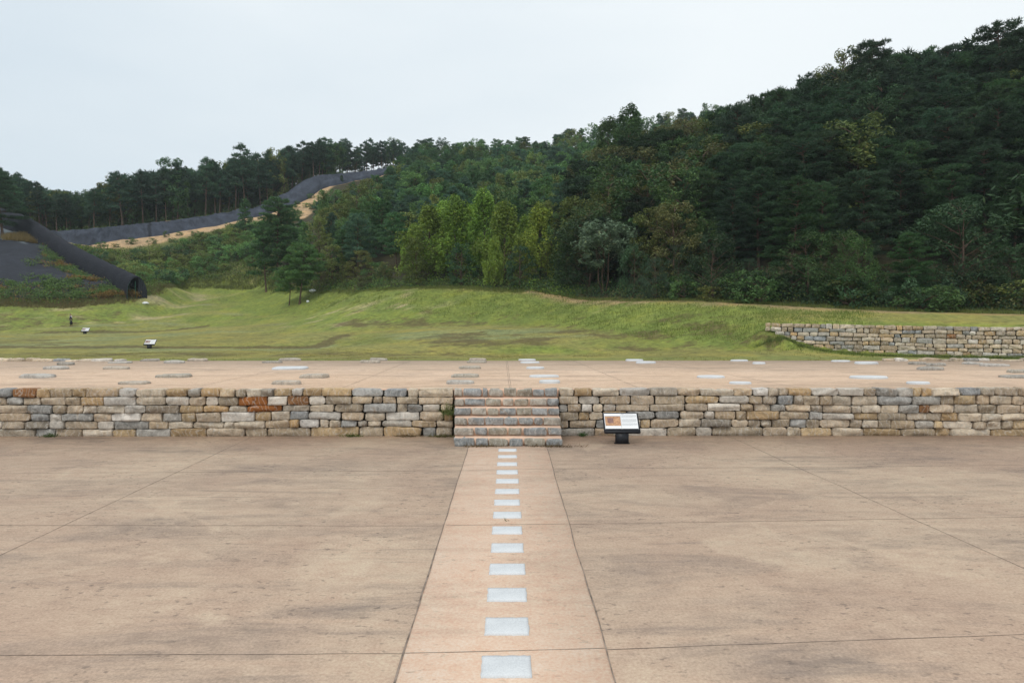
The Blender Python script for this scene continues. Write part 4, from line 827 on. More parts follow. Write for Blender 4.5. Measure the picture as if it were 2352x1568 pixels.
# left ridge
r_under = np.random.default_rng(8)
def dL(v):
    a = float(np.interp(v, sux, suD)) + 2.5; return a, a + float(np.interp(v, [0, 600, 700, 800, 930], [34, 34, 20, 11, 9]))
def kL(vx, d, r): return ('ridge', 'ridge') if r.random() < .86 else ('round', r.choice(['green', 'deep', 'olive']))
fill((-160, 930), dL, 3.0, kL, lambda v, d, r: r.uniform(9.5, 12.5) * float(np.interp(v, [0, 120, 200, 260, 330, 620, 760, 900], [1.0, .82, .72, .95, 1.12, 1.15, .98, .85])), 'left', seed=3, wid=(.8, 1.1))
fill((-160, 900), lambda v: (dL(v)[0] + 3, dL(v)[1] + 2), 3.6, lambda v, d, r: ('round', r.choice(['deep', 'deep', 'green'])), lambda v, d, r: r.uniform(3.0, 5.2), 'left', seed=33, wid=(1.0, 1.4), avoid=lambda vx, vy, vt, d: vx > 740 and r_under.random() < .6)
# shrubs below the strip
LBe = lambda v: float(np.interp(v, [120, 200, 330, 400, 430, 500, 600, 680, 720], [136, 131, 114, 127, 136, 137, 137, 118, 108]))
def dS(v): return LBe(v), float(np.interp(v, [120, 210, 245, 292, 420, 520, 600, 640, 720], [140, 138, 142, 142, 150, 158, 163, 168, 130]))
fill((180, 700), dS, 2.5, lambda v, d, r: ('bush', r.choice(['green', 'olive', 'olive', 'deep', 'green'])), lambda v, d, r: r.uniform(1.3, 2.9), 'shrub', seed=4, wid=(.9, 1.4), avoid=lambda vx, vy, vt, d: vt < np.interp(vx, [200, 245, 292, 400, 480, 542, 600, 640], [560, 578, 575, 552, 528, 512, 505, 500]))
fill((730, 1330), lambda v: (ci(v) + 3, ci(v) + 9), 2.6, lambda v, d, r: ('bush', r.choice(['green', 'olive', 'green', 'deep', 'brown'])), lambda v, d, r: r.uniform(1.2, 3.0), 'edge', seed=5, wid=(.9, 1.4))
fill((1330, 2540), lambda v: (ci(v) + 2.0, ci(v) + 4.5), 2.2, lambda v, d, r: ('bush', r.choice(['green', 'olive', 'green', 'deep', 'blue', 'deep'])), lambda v, d, r: r.uniform(1.0, 2.6), 'edge', seed=6, wid=(.9, 1.4))
fill((610, 960), lambda v: (168, float(np.interp(v, [610, 700, 760, 900], [172, 176, 186, 190]))), 5, lambda v, d, r: ('bush', 'green'), lambda v, d, r: r.uniform(.8, 1.5), 'sandy', seed=7)
rsb = np.random.default_rng(61)
for k in range(26):
    v_ = rsb.uniform(235, 560) if k < 15 else rsb.uniform(668, 735); D_ = float(np.interp(v_, slx, slD)) - (rsb.uniform(2, 8) if k < 15 else rsb.uniform(3, 20)); x_ = (v_ - 1168) / F * D_
    ALL.append(dict(key='bush', i=k % 3, x=x_, y=D_, z=float(tz(x_, D_)) - .1, s=rsb.uniform(.35, .8), w=rsb.uniform(.5, .9), rot=k, col=np.array(COL['green']) * rsb.uniform(1, 1.7), label=None, group=None, hero=False, h=1.2, zone='sandy', vx=v_, vt=0, colr='green'))
# ------------------------------------------------------------------ individuals and mass
def kind_of(p): return 'pine_tree' if p['key'] in KIND else 'bush' if p['key'] == 'bush' else 'broadleaf_tree'
for p in ALL:
    vx, vt = proj((p['x'], p['y'], p['z'] + p['h'])); p['vx'] = float(vx[0]); p['vt'] = float(vt[0]); p['px'] = p['h'] / p['y']; p['in'] = -40 < p['vx'] < 2392
# coarse visibility: nearest-first, keep crowns that still show
grid = np.zeros((1568 // 8 + 1, 2352 // 8 + 1)); 
for p in sorted(ALL, key=lambda q: q['y']):
    w = {'bush': 1.25 / 2, 'ridge': .19, 'pine': .26, 'nearpine': .25, 'round': .35, 'column': .2, 'ginkgo': .22, 'locust': .4, 'ailanthus': .38}.get(p['key'], .28) * p['h'] * p['w'] / p['s'] / p['y'] * F
    x0, x1 = int(max(0, (p['vx'] - w) / 8)), int(min(294, (p['vx'] + w) / 8)); y0, y1 = int(max(0, p['vt'] / 8)), int(min(195, (p['vt'] + p['h'] / p['y'] * F * (.6 if p['key'] == 'ridge' else .85)) / 8))
    if x1 <= x0 or y1 <= y0: p['vis'] = 0; continue
    s_ = grid[y0:y1 + 1, x0:x1 + 1]; p['vis'] = float((s_ < .6).sum()); s_ += .75
indiv = []; mass = []
for kd in ('pine_tree', 'broadleaf_tree', 'bush'):
    L_ = sorted([p for p in ALL if kind_of(p) == kd and (p['in'] or p['hero'])], key=lambda p: (-p['hero'], -p['vis'])); lim = {'pine_tree': 290, 'broadleaf_tree': 230, 'bush': 240}[kd]
    L_ = [p for p in L_ if p['vis'] > 0 or p['hero']]
    for k, p in enumerate(L_[:lim]): p['ind'] = True; indiv.append(p)
mass = [p for p in ALL if not p.get('ind')]
print('plants', len(ALL), 'individual', len(indiv), 'mass', len(mass), {k: sum(kind_of(p) == k for p in indiv) for k in ('pine_tree', 'broadleaf_tree', 'bush')})
ZN = {'right': ('in the dark forest right of the pale feathery tree', 'trees of the dark right forest'), 'middle': ('on the wooded middle hill', 'trees of the middle hill'), 'left': ('on the left ridge behind the netted strip', 'trees of the left ridge'), 'shrub': ('on the slope below the netted strip', 'shrubs below the netted strip'), 'edge': ('along the upper lawn edge', 'bushes along the forest foot'), 'sandy': ('on the sandy ground below the netted strip', 'bushes on the sandy ground')}
def where(p):
    v = p['vx']; z = p['zone']
    if z == 'right': lm = 'left flank by the tall pointed tree' if v < 1560 else 'shoulder above the dirt trail' if v < 1720 else 'part left of the spiky skyline peak' if v < 1880 else 'part under the spiky skyline peak' if v < 2030 else 'part under the skyline notch' if v < 2190 else 'part at the right picture edge'
    elif z == 'middle': lm = 'part beside the sandy patch' if v < 860 else 'part above the brownish lawn edge tree' if v < 960 else 'part above the left bright green trees' if v < 1080 else 'part above the tallest bright green tree' if v < 1200 else 'part above the yellow green tree' if v < 1330 else 'far crest part'
    elif z == 'left': lm = 'end behind the netted mound' if v < 110 else 'low end of the row' if v < 240 else 'part over the netting seam' if v < 400 else 'part left of the netting bend' if v < 560 else 'part over the netting bend' if v < 720 else 'thin skyline end'
    elif z == 'shrub': lm = 'end near the tunnel' if v < 330 else 'middle part' if v < 450 else 'part near the lone slender pine' if v < 590 else 'part near the tall pines'
    else: lm = 'part near the lawn pines' if v < 900 else 'part before the bright green row' if v < 1240 else 'part along the dirt trail' if v < 1560 else 'part left of the far wall' if v < 1780 else 'part above the far wall'
    return lm
CW = {'darkpine': 'dark green', 'pine': 'green', 'ridge': 'bluish dark', 'olive': 'olive', 'brown': 'brownish', 'green': 'mid green', 'deep': 'deep green', 'blue': 'blue green', 'ginkgo': 'bright green', 'grey': 'grey green', 'yellow': 'yellow green'}
from collections import defaultdict
cl = defaultdict(list)
for p in indiv:
    if not p['hero']: cl[(kind_of(p), p['zone'], where(p), CW[p['colr']])].append(p)
for (kd, zn, lm, cw_), L_ in cl.items():
    nm = {'pine_tree': 'pine', 'broadleaf_tree': 'leafy tree', 'bush': 'bush'}[kd]; L_.sort(key=lambda p: p['y']); rows = [L_[i:i + 8] for i in range(0, len(L_), 8)]
    for ri, row in enumerate(rows):
        row.sort(key=lambda p: p['vx']); rw = '' if len(rows) == 1 else ('nearest ' if ri == 0 else 'second nearest ' if ri == 1 and len(rows) > 2 else 'farthest ' if ri == len(rows) - 1 else ORD[ri] + ' nearest ')
        for k, p in enumerate(row):
            od = 'only' if len(row) == 1 else 'leftmost' if k == 0 else 'rightmost' if k == len(row) - 1 else ORD[k] + ' from left'
            cw2 = cw_.replace(' green', '').replace('mid', 'midgreen').replace('deep', 'deep-green'); t = f"{cw2} {nm}, {od} {'in' if len(row) == 1 else 'of'} the {rw}ones, {lm} of the {dict(right='dark right forest', middle='middle hill', left='left ridge', shrub='shrub slope', edge='lawn edge', sandy='sandy ground')[zn]}"
            if not rw: t = t.replace('in the ones', 'there').replace('of the ones', 'of its kind')
            w_ = t.split(); p['label'] = ' '.join(w_[:16]); p['group'] = ZN[zn][1]
            if len(w_) > 16: p['label'] = ' '.join(f"{cw2} {nm}, {od}, {rw.strip()}, {lm}, {dict(right='right', middle='middle', left='left', shrub='shrubs', edge='lawn edge', sandy='sand')[zn]}".replace(', ,', ',').split()[:16])
for p in indiv:
    kd = kind_of(p); root = link(kd, None, None, (p['x'], p['y'], p['z']), (0, 0, p['rot'])); root.scale = (p['w'], p['w'], p['s'])
    tag(root, ' '.join(p['label'].split()[:16]), {'pine_tree': 'pine', 'broadleaf_tree': 'tree', 'bush': 'bush'}[kd], p['group'])
    tm, cm = PROT[p['key']][p['i']][:2]
    for nm_, me_ in ((('stem' if kd == 'bush' else 'trunk'), tm), ('foliage' if kd == 'bush' else 'crown', cm)):
        o = link(nm_, me_, root); o.color = (*p['col'], 1)
# mass: one object of simplified copies of the same trees
def thin(pair, frac, grow, nv):
    V = np.vstack(pair[1].v).reshape(-1, nv, 3); Cc = np.vstack(pair[1].c).reshape(-1, nv, 3); n = int(len(V) * frac); k = np.random.default_rng(5).permutation(len(V))[:n]; V = V[k]; Cc = Cc[k]
    m = V.mean(1, keepdims=True); return m + (V - m) * grow, Cc
tm_, qm_ = MB(), MB(); cache = {}
for p in mass:
    if p['key'] == 'bush' and not p['in']: continue
    nv = 3 if kind_of(p) == 'pine_tree' else 4; ck = (p['key'], p['i'])
    if ck not in cache: cache[ck] = thin(PROT[p['key']][p['i']][2], .28, 1.75, nv)
    V, Cc = cache[ck]; n = len(V); c, s = math.cos(p['rot']), math.sin(p['rot']); v = V.reshape(-1, 3) * [p['w'], p['w'], p['s']]
    v = np.c_[v[:, 0] * c - v[:, 1] * s + p['x'], v[:, 0] * s + v[:, 1] * c + p['y'], v[:, 2] + p['z']]; tm_.add(v, np.arange(n * nv).reshape(-1, nv), Cc.reshape(-1, 3) * p['col'])
if mass: tag(link('forest', tm_.mesh('forest', M['leafstuff'])), kind='stuff')
# undergrowth along the forest edge and on the shrub slope
ug = MB(); r = np.random.default_rng(12)
def weeds(x, y, n, hgt, cols, size=.22, spread=.5, up_=.6):
    m = len(x); xx = np.repeat(x, n) + r.normal(0, spread, m * n); yy = np.repeat(y, n) + r.normal(0, spread, m * n); z = tz(xx, yy) + r.uniform(0, 1, m * n) ** 1.3 * np.repeat(hgt, n)
    nv = r.normal(0, .6, (m * n, 3)) + [0, -.2, up_]; nv /= np.linalg.norm(nv, axis=1)[:, None]; cc = np.array([COL[c] for c in cols])[r.integers(len(cols), size=m)] * r.uniform(.7, 1.3, (m, 1))
    ug.add(leaves(np.c_[xx, yy, z], nv, size, r, .45), np.arange(m * n * 4).reshape(-1, 4), np.repeat(np.repeat(cc, n, 0), 4, 0) * np.repeat(r.uniform(.8, 1.2, (m * n, 1)), 4, 0))
def along(v0, v1, off0, off1, m):
    v = r.uniform(v0, v1, m); D = np.interp(v, crest_x, crest_D) + r.uniform(off0, off1, m); return (v - 1168) / F * D, D
x, y = along(690, 1330, 1.0, 7, 520); weeds(x, y, 34, r.uniform(.4, 1.3, len(x)), ['green', 'green', 'olive', 'ginkgo'], .2)
x, y = along(1240, 2520, 2.2, 8, 900); weeds(x, y, 36, r.uniform(.4, 1.7, len(x)), ['green', 'deep', 'olive', 'deep', 'blue', 'brown', 'deep'], .2)
v = r.uniform(150, 640, 1500); lo_ = np.array([dS(q)[0] for q in v]); hi_ = np.array([dS(q)[1] for q in v]); D = lo_ + (hi_ - lo_) * r.uniform(-.1, 1.0, len(v)); weeds((v - 1168) / F * D, D, 22, r.uniform(.3, 1.0, len(v)), ['ginkgo', 'olive', 'olive', 'green', 'brown'], .3, .7)
v = r.uniform(330, 720, 500); D = np.interp(v, [330, 345, 375, 400, 440, 600, 640, 700, 720], [104, 109, 117, 125, 134, 134, 113, 106, 104]) + r.uniform(0.5, 6, 500); weeds((v - 1168) / F * D, D, 26, r.uniform(.3, .9, 500), ['green', 'ginkgo', 'olive'], .22)
v = r.uniform(-80, 930, 700); D = np.array([dL(q)[0] for q in v]) + r.uniform(-2, 12, 700); weeds((v - 1168) / F * D, D, 22, r.uniform(.3, 1.6, 700), ['deep', 'green', 'olive'], .4, .8)
v = r.uniform(-80, 345, 900); D = np.interp(v, lb_x, lb_D) + r.uniform(.3, 5, 900); weeds((v - 1168) / F * D, D, 20, r.uniform(.2, .8, 900), ['olive', 'ginkgo', 'green', 'brown', 'rust'], .24)
tag(link('undergrowth', ug.mesh('undergrowth', M['leafstuff'])), kind='stuff')
# grass blades on the bank crests and tufts on the banks
gb = MB()
def blades(x, y, n, h, c, spread=.15, w=.03):
    m = len(x); xx = np.repeat(x, n) + r.normal(0, spread, m * n); yy = np.repeat(y, n) + r.normal(0, spread, m * n); z = tz(xx, yy) - .03; d = r.normal(0, .35, (m * n, 3)) + [0, 0, 1]
    k = r.uniform(.75, 1.25, (m, 1)) * np.array(c); gb.add(tris(np.c_[xx, yy, z], d, h, w, r), np.arange(m * n * 3).reshape(-1, 3), np.repeat(np.repeat(k, n, 0), 3, 0))
x, y = along(640, 1200, -.6, 2.0, 1500); blades(x, y, 14, .22, (.16, .19, .05), .25, .04); x, y = along(1200, 2500, 1.3, 2.8, 1500); blades(x, y, 14, .22, (.16, .19, .05), .25, .04)
v = r.uniform(-60, 400, 900); D = np.interp(v, lb_x, lb_D) + r.uniform(-1, 2.5, 900); blades((v - 1168) / F * D, D, 16, .45, (.17, .15, .06), .35, .07)
v = r.uniform(350, 640, 500); D = np.interp(v, [350, 400, 440, 600, 640], [110, 124, 132, 132, 112]) + r.uniform(-1, 3, 500); blades((v - 1168) / F * D, D, 14, .5, (.15, .17, .05), .4, .08)
v = r.uniform(-40, 2400, 1500); D = np.full(1500, Dback + .12) + r.uniform(0, .6, 1500) ; blades((v - 1168) / F * D, D, 9, .12, (.15, .21, .06), .12, .015)
v = r.uniform(1740, 2420, 700); x = (v - 1168) / F * 40; xa = np.interp(v, [q[0] for q in WB], [q[2] for q in WB]) - .25; blades((v - 1168) / F * xa, xa, 10, .22, (.13, .17, .05), .12, .02)
v = r.uniform(1745, 2420, 900); xa = np.interp(v, [q[0] for q in WT], [q[2] for q in WT]) + r.uniform(.35, .9, 900); blades((v - 1168) / F * xa, xa, 10, .16, (.17, .22, .05), .12, .02)
v = r.uniform(700, 2000, 1500); D = np.interp(v, crest_x, crest_D) - r.uniform(.5, 10, 1500); blades((v - 1168) / F * D, D, 14, .2, (.17, .22, .05), .35, .04)
x = r.uniform(-30, 26, 5000); D = r.uniform(Dback + .6, 62, 5000); k = fbm(x / 2.5, D / 2.5, 88) > .5; blades(x[k], D[k], 8, .10, (.22, .21, .06), .3, .03)
tag(link('grass', gb.mesh('grass', M['leafstuff'])), kind='stuff')

# ------------------------------------------------------------------ black shade netting
def px3(vx, vy, D): return W(vx, vy, D)
nb = MB(); n = 220; vs = np.linspace(97, 918, n); US = np.array([[s[0], s[1], s[5]] for s in STRIP], float); LS = np.array([[s[2], s[3], s[4]] for s in STRIP], float); LS[3:, 2] -= np.array([0, .5, .8, 1, 1.2, 1.6, 2.0, 2.2, 2.2, 2, 2, 2, 1])[:len(LS) - 3]
sp_ = np.linspace(0, 1, n); key_ = (LS[:, 0] - LS[0, 0]) / (LS[-1, 0] - LS[0, 0]); U3 = np.array([W(*q) for q in US]); L3 = np.array([W(*q) for q in LS]); nr = 14; rows = []
for j in range(nr):
    t = j / (nr - 1); a = np.stack([np.interp(sp_, key_, L3[:, i]) for i in range(3)], 1); b = np.stack([np.interp(sp_, key_, U3[:, i]) for i in range(3)], 1); p = a + (b - a) * t
    arc = math.sin(math.pi * t); fold = (fbm(sp_ * 95 + t * 2.5, t * 3 + 0 * sp_, 4) - .5) * 1.1 + (fbm(sp_ * 260 + t * 5, t * 5 + 0 * sp_, 9) - .5) * .5
    p[:, 2] += .25 + arc * (.55 + 1.5 * fold); p[:, 1] -= arc * (.35 + fold * 1.3)
    zt = tz(p[:, 0], p[:, 1]) + .10; p[:, 2] = np.maximum(p[:, 2], zt) if 0 < j < nr - 1 else zt - .1; rows.append(p)
vv = np.array(rows); cc = np.tile(np.array([.046, .055, .075]), (nr * n, 1)) * (.6 + .9 * fbm(np.tile(sp_ * 90, nr) + np.repeat(np.arange(nr) / 2.5, n), np.repeat(np.arange(nr) / 4, n), 2))[:, None]
for s0_ in (.285, .63): cc.reshape(nr, n, 3)[:, np.abs(sp_ - s0_) < .006] *= .35
nb.add(vv.reshape(-1, 3), gridfaces(n, nr), cc); tag(link('netting_strip', nb.mesh('netting_strip', M['net'], True)), 'long black shade net covering the earth bank that climbs the left ridge', 'netting')
# mound cover
mb = MB(); gx, gy = 120, 60; poly_f = lambda v: float(np.interp(v, [-500, 0, 60, 150, 240, 310], [96.8, 98.2, 99.0, 100.6, 102.6, 105.2])); V_ = []
TU = np.array([W(a, b, c_) for a, b, c_ in TUN])
for j in range(gy):
    t = j / (gy - 1)
    for i_ in range(gx):
        v0 = -420 + (312 + 420) * i_ / (gx - 1); D0 = poly_f(v0) ; x0 = (v0 - 1168) / F * D0
        s_ = i_ / (gx - 1); b = np.array([np.interp(s_, [0, .35, .55, .68, .82, 1], [TU[0][q], TU[1][q], TU[3][q], TU[6][q], TU[8][q], TU[11][q]]) for q in range(2)])
        x_ = x0 + (b[0] - x0) * t; y_ = D0 + (b[1] - D0) * t; V_.append((x_, y_))
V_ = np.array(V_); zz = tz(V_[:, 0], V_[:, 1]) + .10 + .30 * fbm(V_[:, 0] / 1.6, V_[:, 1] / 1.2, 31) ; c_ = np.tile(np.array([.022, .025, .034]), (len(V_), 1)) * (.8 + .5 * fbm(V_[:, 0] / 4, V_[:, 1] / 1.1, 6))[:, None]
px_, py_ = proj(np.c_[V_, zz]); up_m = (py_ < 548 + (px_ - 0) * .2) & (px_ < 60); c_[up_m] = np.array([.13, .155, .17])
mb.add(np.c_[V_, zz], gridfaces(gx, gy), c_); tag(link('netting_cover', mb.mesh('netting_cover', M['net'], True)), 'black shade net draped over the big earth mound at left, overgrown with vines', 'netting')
# tunnel
tk = link('covered_tunnel', None, None, tuple(TU[-1])); tag(tk, 'long arched tunnel of black shade net running down the left mound to the lawn', 'tunnel')
TP = TU.copy(); s_ = np.linspace(0, len(TP) - 1, 90); C3 = np.stack([np.interp(s_, np.arange(len(TP)), TP[:, i]) for i in range(3)], 1)
for _ in range(12): C3[1:-1] = (C3[:-2] + 2 * C3[1:-1] + C3[2:]) / 4
tn = np.gradient(C3, axis=0); tn /= np.linalg.norm(tn, axis=1)[:, None]; sd = np.cross(tn, [0, 0, 1]); sd /= np.linalg.norm(sd, axis=1)[:, None]; up3 = np.cross(sd, tn)
TW_, TH_ = 1.45, 2.95; na = 22; ang = np.linspace(0, math.pi, na); prof = np.stack([np.cos(ang) * TW_, np.sin(ang) ** .75 * TH_ ], 1); prof[0, 1] = prof[-1, 1] = -.6
rib = 1 + .035 * np.abs(np.sin(np.arange(90) * math.pi / 4)) + .02 * (fbm(np.arange(90) / 3, np.zeros(90), 2) - .5)
g0 = C3.copy(); g0[:, 2] = g0[:, 2] - .9
v = g0[:, None] + sd[:, None] * prof[None, :, :1] * rib[:, None, None] + up3[:, None] * prof[None, :, 1:] * rib[:, None, None]
v[-1] = g0[-1] + tn[-1] * .2 + sd[-1] * prof[:, :1] + np.array([0, 0, 1]) * prof[:, 1:]
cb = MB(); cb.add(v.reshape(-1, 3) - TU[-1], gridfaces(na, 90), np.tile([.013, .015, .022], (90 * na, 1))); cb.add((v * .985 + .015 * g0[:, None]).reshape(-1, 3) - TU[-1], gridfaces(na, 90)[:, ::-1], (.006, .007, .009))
link('net_cover', cb.mesh('net_cover', M['net'], True), tk)
ec = g0[-1] + tn[-1] * .15 - TU[-1]; hb = MB(); 
arch = np.array([ec + sd[-1] * a * .97 + np.array([0, 0, 1]) * b for a, b in prof]); vq, qq = tube(arch, .04, 6); hb.add(vq, qq, (.12, .2, .16)); 
link('hoop', hb.mesh('hoop', plain('green_steel_hoop', (.05, .12, .10), .5)), tk)
hb = MB(); L0 = ec + sd[-1] * .25; vq, qq = tube([L0 + [0, 0, -.5], L0 + [0, 0, 2.4]], .035, 6); hb.add(vq, qq); link('post', hb.mesh('post', plain('green_post', (.05, .16, .12), .5)), tk)
cu = MB(); n_ = 18; a_ = np.linspace(0, 1, n_); h_ = np.linspace(0, 1, 12); cur = []
for hh in h_:
    xx = -TW_ * .97 + a_ * (1.15 + .25 * (1 - hh)); xx = np.clip(xx, -TW_, TW_); top_ = np.sqrt(np.clip(1 - (xx / TW_) ** 2, .02, 1)) ** .75 * TH_
    cur.append(ec + sd[-1] * -xx[:, None] * -1 + tn[-1] * (.06 + .05 * np.sin(a_ * 22))[:, None] + np.array([0, 0, 1]) * (-.6 + hh * (top_ * .97 + .6))[:, None])
cu.add(np.array(cur).reshape(-1, 3), gridfaces(n_, 12), (.030, .034, .045)); link('door_curtain', cu.mesh('door_curtain', M['net'], True), tk)
# white sandbag at the tunnel mouth and litter by the lawn pines
def bag(x, y, w, h, lab, nm='plastic_bag', cat='litter'):
    n = 14; mb = MB(); V = []
    for a in np.linspace(0, math.pi, 8):
        for b in np.arange(n) * 2 * math.pi / n: V.append((math.sin(a) * math.cos(b) * w * (1 + .2 * math.sin(3 * b + a * 4)), math.sin(a) * math.sin(b) * w * .6, h / 2 + math.cos(a) * h / 2 * (1 + .3 * math.sin(2 * b))))
    q = [(i * n + j, i * n + (j + 1) % n, (i + 1) * n + (j + 1) % n, (i + 1) * n + j) for i in range(7) for j in range(n)]; mb.add(V, np.array(q))
    tag(link(nm, mb.mesh(nm, M['plastic'], True), None, (x, y, float(tz(x, y)))), lab, cat)
bag(*W(334, 673, 104.3)[:2], .5, .35, 'white sandbag lying beside the mouth of the black tunnel', 'sandbag', 'sandbag'); bag(*W(719, 667, 103)[:2], .55, .45, 'white plastic bag caught in weeds right of the two lawn pines'); bag(*W(707, 687, 98)[:2], .22, .3, 'small white scrap lying on the grass near the taller lawn pine', 'paper_scrap')
# vines and dry weeds over the mound
vi = MB(); r = np.random.default_rng(44); cand = r.integers(0, len(V_), 22000); mx_, my_ = px_[cand], py_[cand]
dens = np.zeros(len(cand)); dens = np.maximum(dens, np.clip(1.2 - np.abs((my_ - (585 + (mx_ - 110) * .75)) / 16), 0, 1) * (mx_ > 95)); dens = np.maximum(dens, np.clip((my_ - (632 - mx_ * .02)) / 18, 0, 1) * .75); dens = np.maximum(dens, np.clip(1 - np.hypot((mx_ - 90) / 45, (my_ - 605) / 12), 0, 1)); dens *= np.clip((fbm(V_[cand, 0] / 2.2, V_[cand, 1] / 1.6, 77) - .38) * 5, .0, 1)
sel = cand[r.random(len(cand)) < dens * .5]; b = np.c_[V_[sel], zz[sel]]; m = len(b); rust_ = fbm(b[:, 0] / 3, b[:, 1] / 2, 15) > .56
n_ = 16; pp_ = np.repeat(b, n_, 0) + r.normal(0, .28, (m * n_, 3)) * [1, 1, .5]; pp_[:, 2] += r.uniform(0, .4, m * n_); nv = r.normal(0, .6, pp_.shape) + [0, -.4, .7]; nv /= np.linalg.norm(nv, axis=1)[:, None]
cc = np.where(rust_[:, None], np.array([.20, .13, .035]), np.array([.085, .15, .035])) * r.uniform(.7, 1.3, (m, 1)); vi.add(leaves(pp_, nv, .26, r, .5), np.arange(m * n_ * 4).reshape(-1, 4), np.repeat(np.repeat(cc, n_, 0), 4, 0))
tag(link('vines', vi.mesh('vines', M['leafstuff'])), kind='stuff')
gb2 = MB(); k = (np.hypot((px_ - 105) / 50, (py_ - 552) / 8) < 1) | (np.hypot((px_ - 60) / 55, (py_ - 548) / 7) < 1); b = np.c_[V_, zz][k]
if len(b):
    b = b[r.integers(0, len(b), 260)]; pp_ = np.repeat(b, 18, 0) + r.normal(0, .3, (260 * 18, 3)) * [1, 1, .1]; d = r.normal(0, .35, pp_.shape) + [.2, 0, 1]; gb2.add(tris(pp_, d, .9, .08, r), np.arange(len(pp_) * 3).reshape(-1, 3), (.24, .18, .07)); tag(link('dry_grass', gb2.mesh('dry_grass', M['leafstuff'])), kind='stuff')
# small weeds at the foot of the wall and steps
def weed(x, y, z, w, h, n, c, lab, up_=.8, L=.14):
    mb = MB(); r = np.random.default_rng(int(abs(x) * 100) + 3); p = r.normal(0, 1, (n, 3)) * [w / 2, .05, 0]; d = r.normal(0, .8, (n, 3)) + [0, -.2, up_]; mb.add(tris(p, d, L, .016, r), np.arange(n * 3).reshape(-1, 3), np.array(c) * 1.0)
    q = r.normal(0, 1, (n, 3)) * [w / 2, .05, 0] + [0, 0, h / 2]; q[:, 2] = np.abs(r.normal(0, h / 2, n)); nv = r.normal(0, 1, (n, 3)); nv /= np.linalg.norm(nv, axis=1)[:, None]; mb.add(leaves(q, nv, .05, r), np.arange(n * 4).reshape(-1, 4), np.array(c) * .9) if n > 20 else None
    tag(link('weed', mb.mesh('weed', M['leafstuff']), None, (x, y, z)), lab, 'weed', 'weeds along the wall and steps')
a = G(1030, 960, 0); xw = G(1030, 1001)[0]
weed(xw, Dw - .12, .62, .18, .3, 90, (.15, .19, .06), 'wispy green weed growing from the wall joint left of the steps', 1.2, .3)
weed(G(1018, 1004)[0], Dw - .15, 0, .5, .05, 120, (.16, .15, .06), 'brownish weeds on the plaza at the wall foot just left of the steps', .3)
weed(G(935, 1003)[0], Dw - .1, 0, .35, .05, 80, (.16, .11, .05), 'dry brown weeds at the wall foot further left of the steps', .3); weed(G(815, 998)[0], Dw - .1, 0, .3, .06, 80, (.13, .16, .04), 'mossy tuft at the wall foot left of the rusty bottom stone', .3)
weed(G(112, 1003)[0], Dw - .1, 0, .2, .08, 60, (.09, .13, .04), 'small dark green weed at the wall foot at far left', .4); weed(G(1105, 1024)[0], Dst - .1, 0, .5, .03, 110, (.17, .12, .06), 'dry leaves and weeds at the left foot of the steps', .2); weed(G(1270, 1022)[0], Dst - .1, 0, .6, .03, 110, (.17, .12, .06), 'dry leaves and weeds at the right foot of the steps', .2)
weed(G(1337, 1000)[0], Dw - .08, .02, .1, .08, 50, (.07, .14, .04), 'little green weed at the wall foot left of the information board', .5); weed(G(1165, 1196)[0], G(1165, 1196)[1], 0.006, .03, .05, 8, (.13, .12, .05), 'tiny seedling between two stepping slabs in the middle of the path', .8, .05)

# ------------------------------------------------------------------ the walking person
def skin(name, nodes, edges, mat, parent, sub=1):
    me = bpy.data.meshes.new(name); me.from_pydata([n[0] for n in nodes], edges, []); o = link(name, me, parent); me.materials.append(mat)
    md = o.modifiers.new('skin', 'SKIN'); md.use_smooth_shade = True; md.branch_smoothing = .4
    for k, n in enumerate(nodes):
        rr = n[1] if isinstance(n[1], tuple) else (n[1], n[1]); me.skin_vertices[0].data[k].radius = rr; me.skin_vertices[0].data[k].use_root = (k == 0)
    s = o.modifiers.new('sub', 'SUBSURF'); s.levels = sub; s.render_levels = sub; return o
px0, pd = W(163, 740, 90.5)[0], 90.5; per = link('person', None, None, (px0, pd, float(tz(px0, pd))), (0, 0, R_(-35))); per.scale = (1.0,) * 3
tag(per, 'person in cap, navy vest and camouflage trousers walking across the lawn with a black bag', 'person')
mskin = plain('skin', (.34, .19, .12), .6); msh = plain('grey_shirt', (.50, .46, .47), .8); mvest = plain('navy_vest', (.022, .028, .075), .8); mblk = plain('black_cloth', (.012, .012, .016), .8); mcap = plain('grey_cap', (.22, .27, .28), .8); mglove = plain('pale_glove', (.6, .62, .58), .8)
mc_ = Mat('camouflage_cloth'); mcm = mc_.out(mc_.ramp(mc_.noise(mc_.co(), 9, 2, .5), (.40, (.02, .03, .018)), (.48, (.09, .13, .06)), (.55, (.05, .10, .05)), (.62, (.14, .13, .08))), .85)
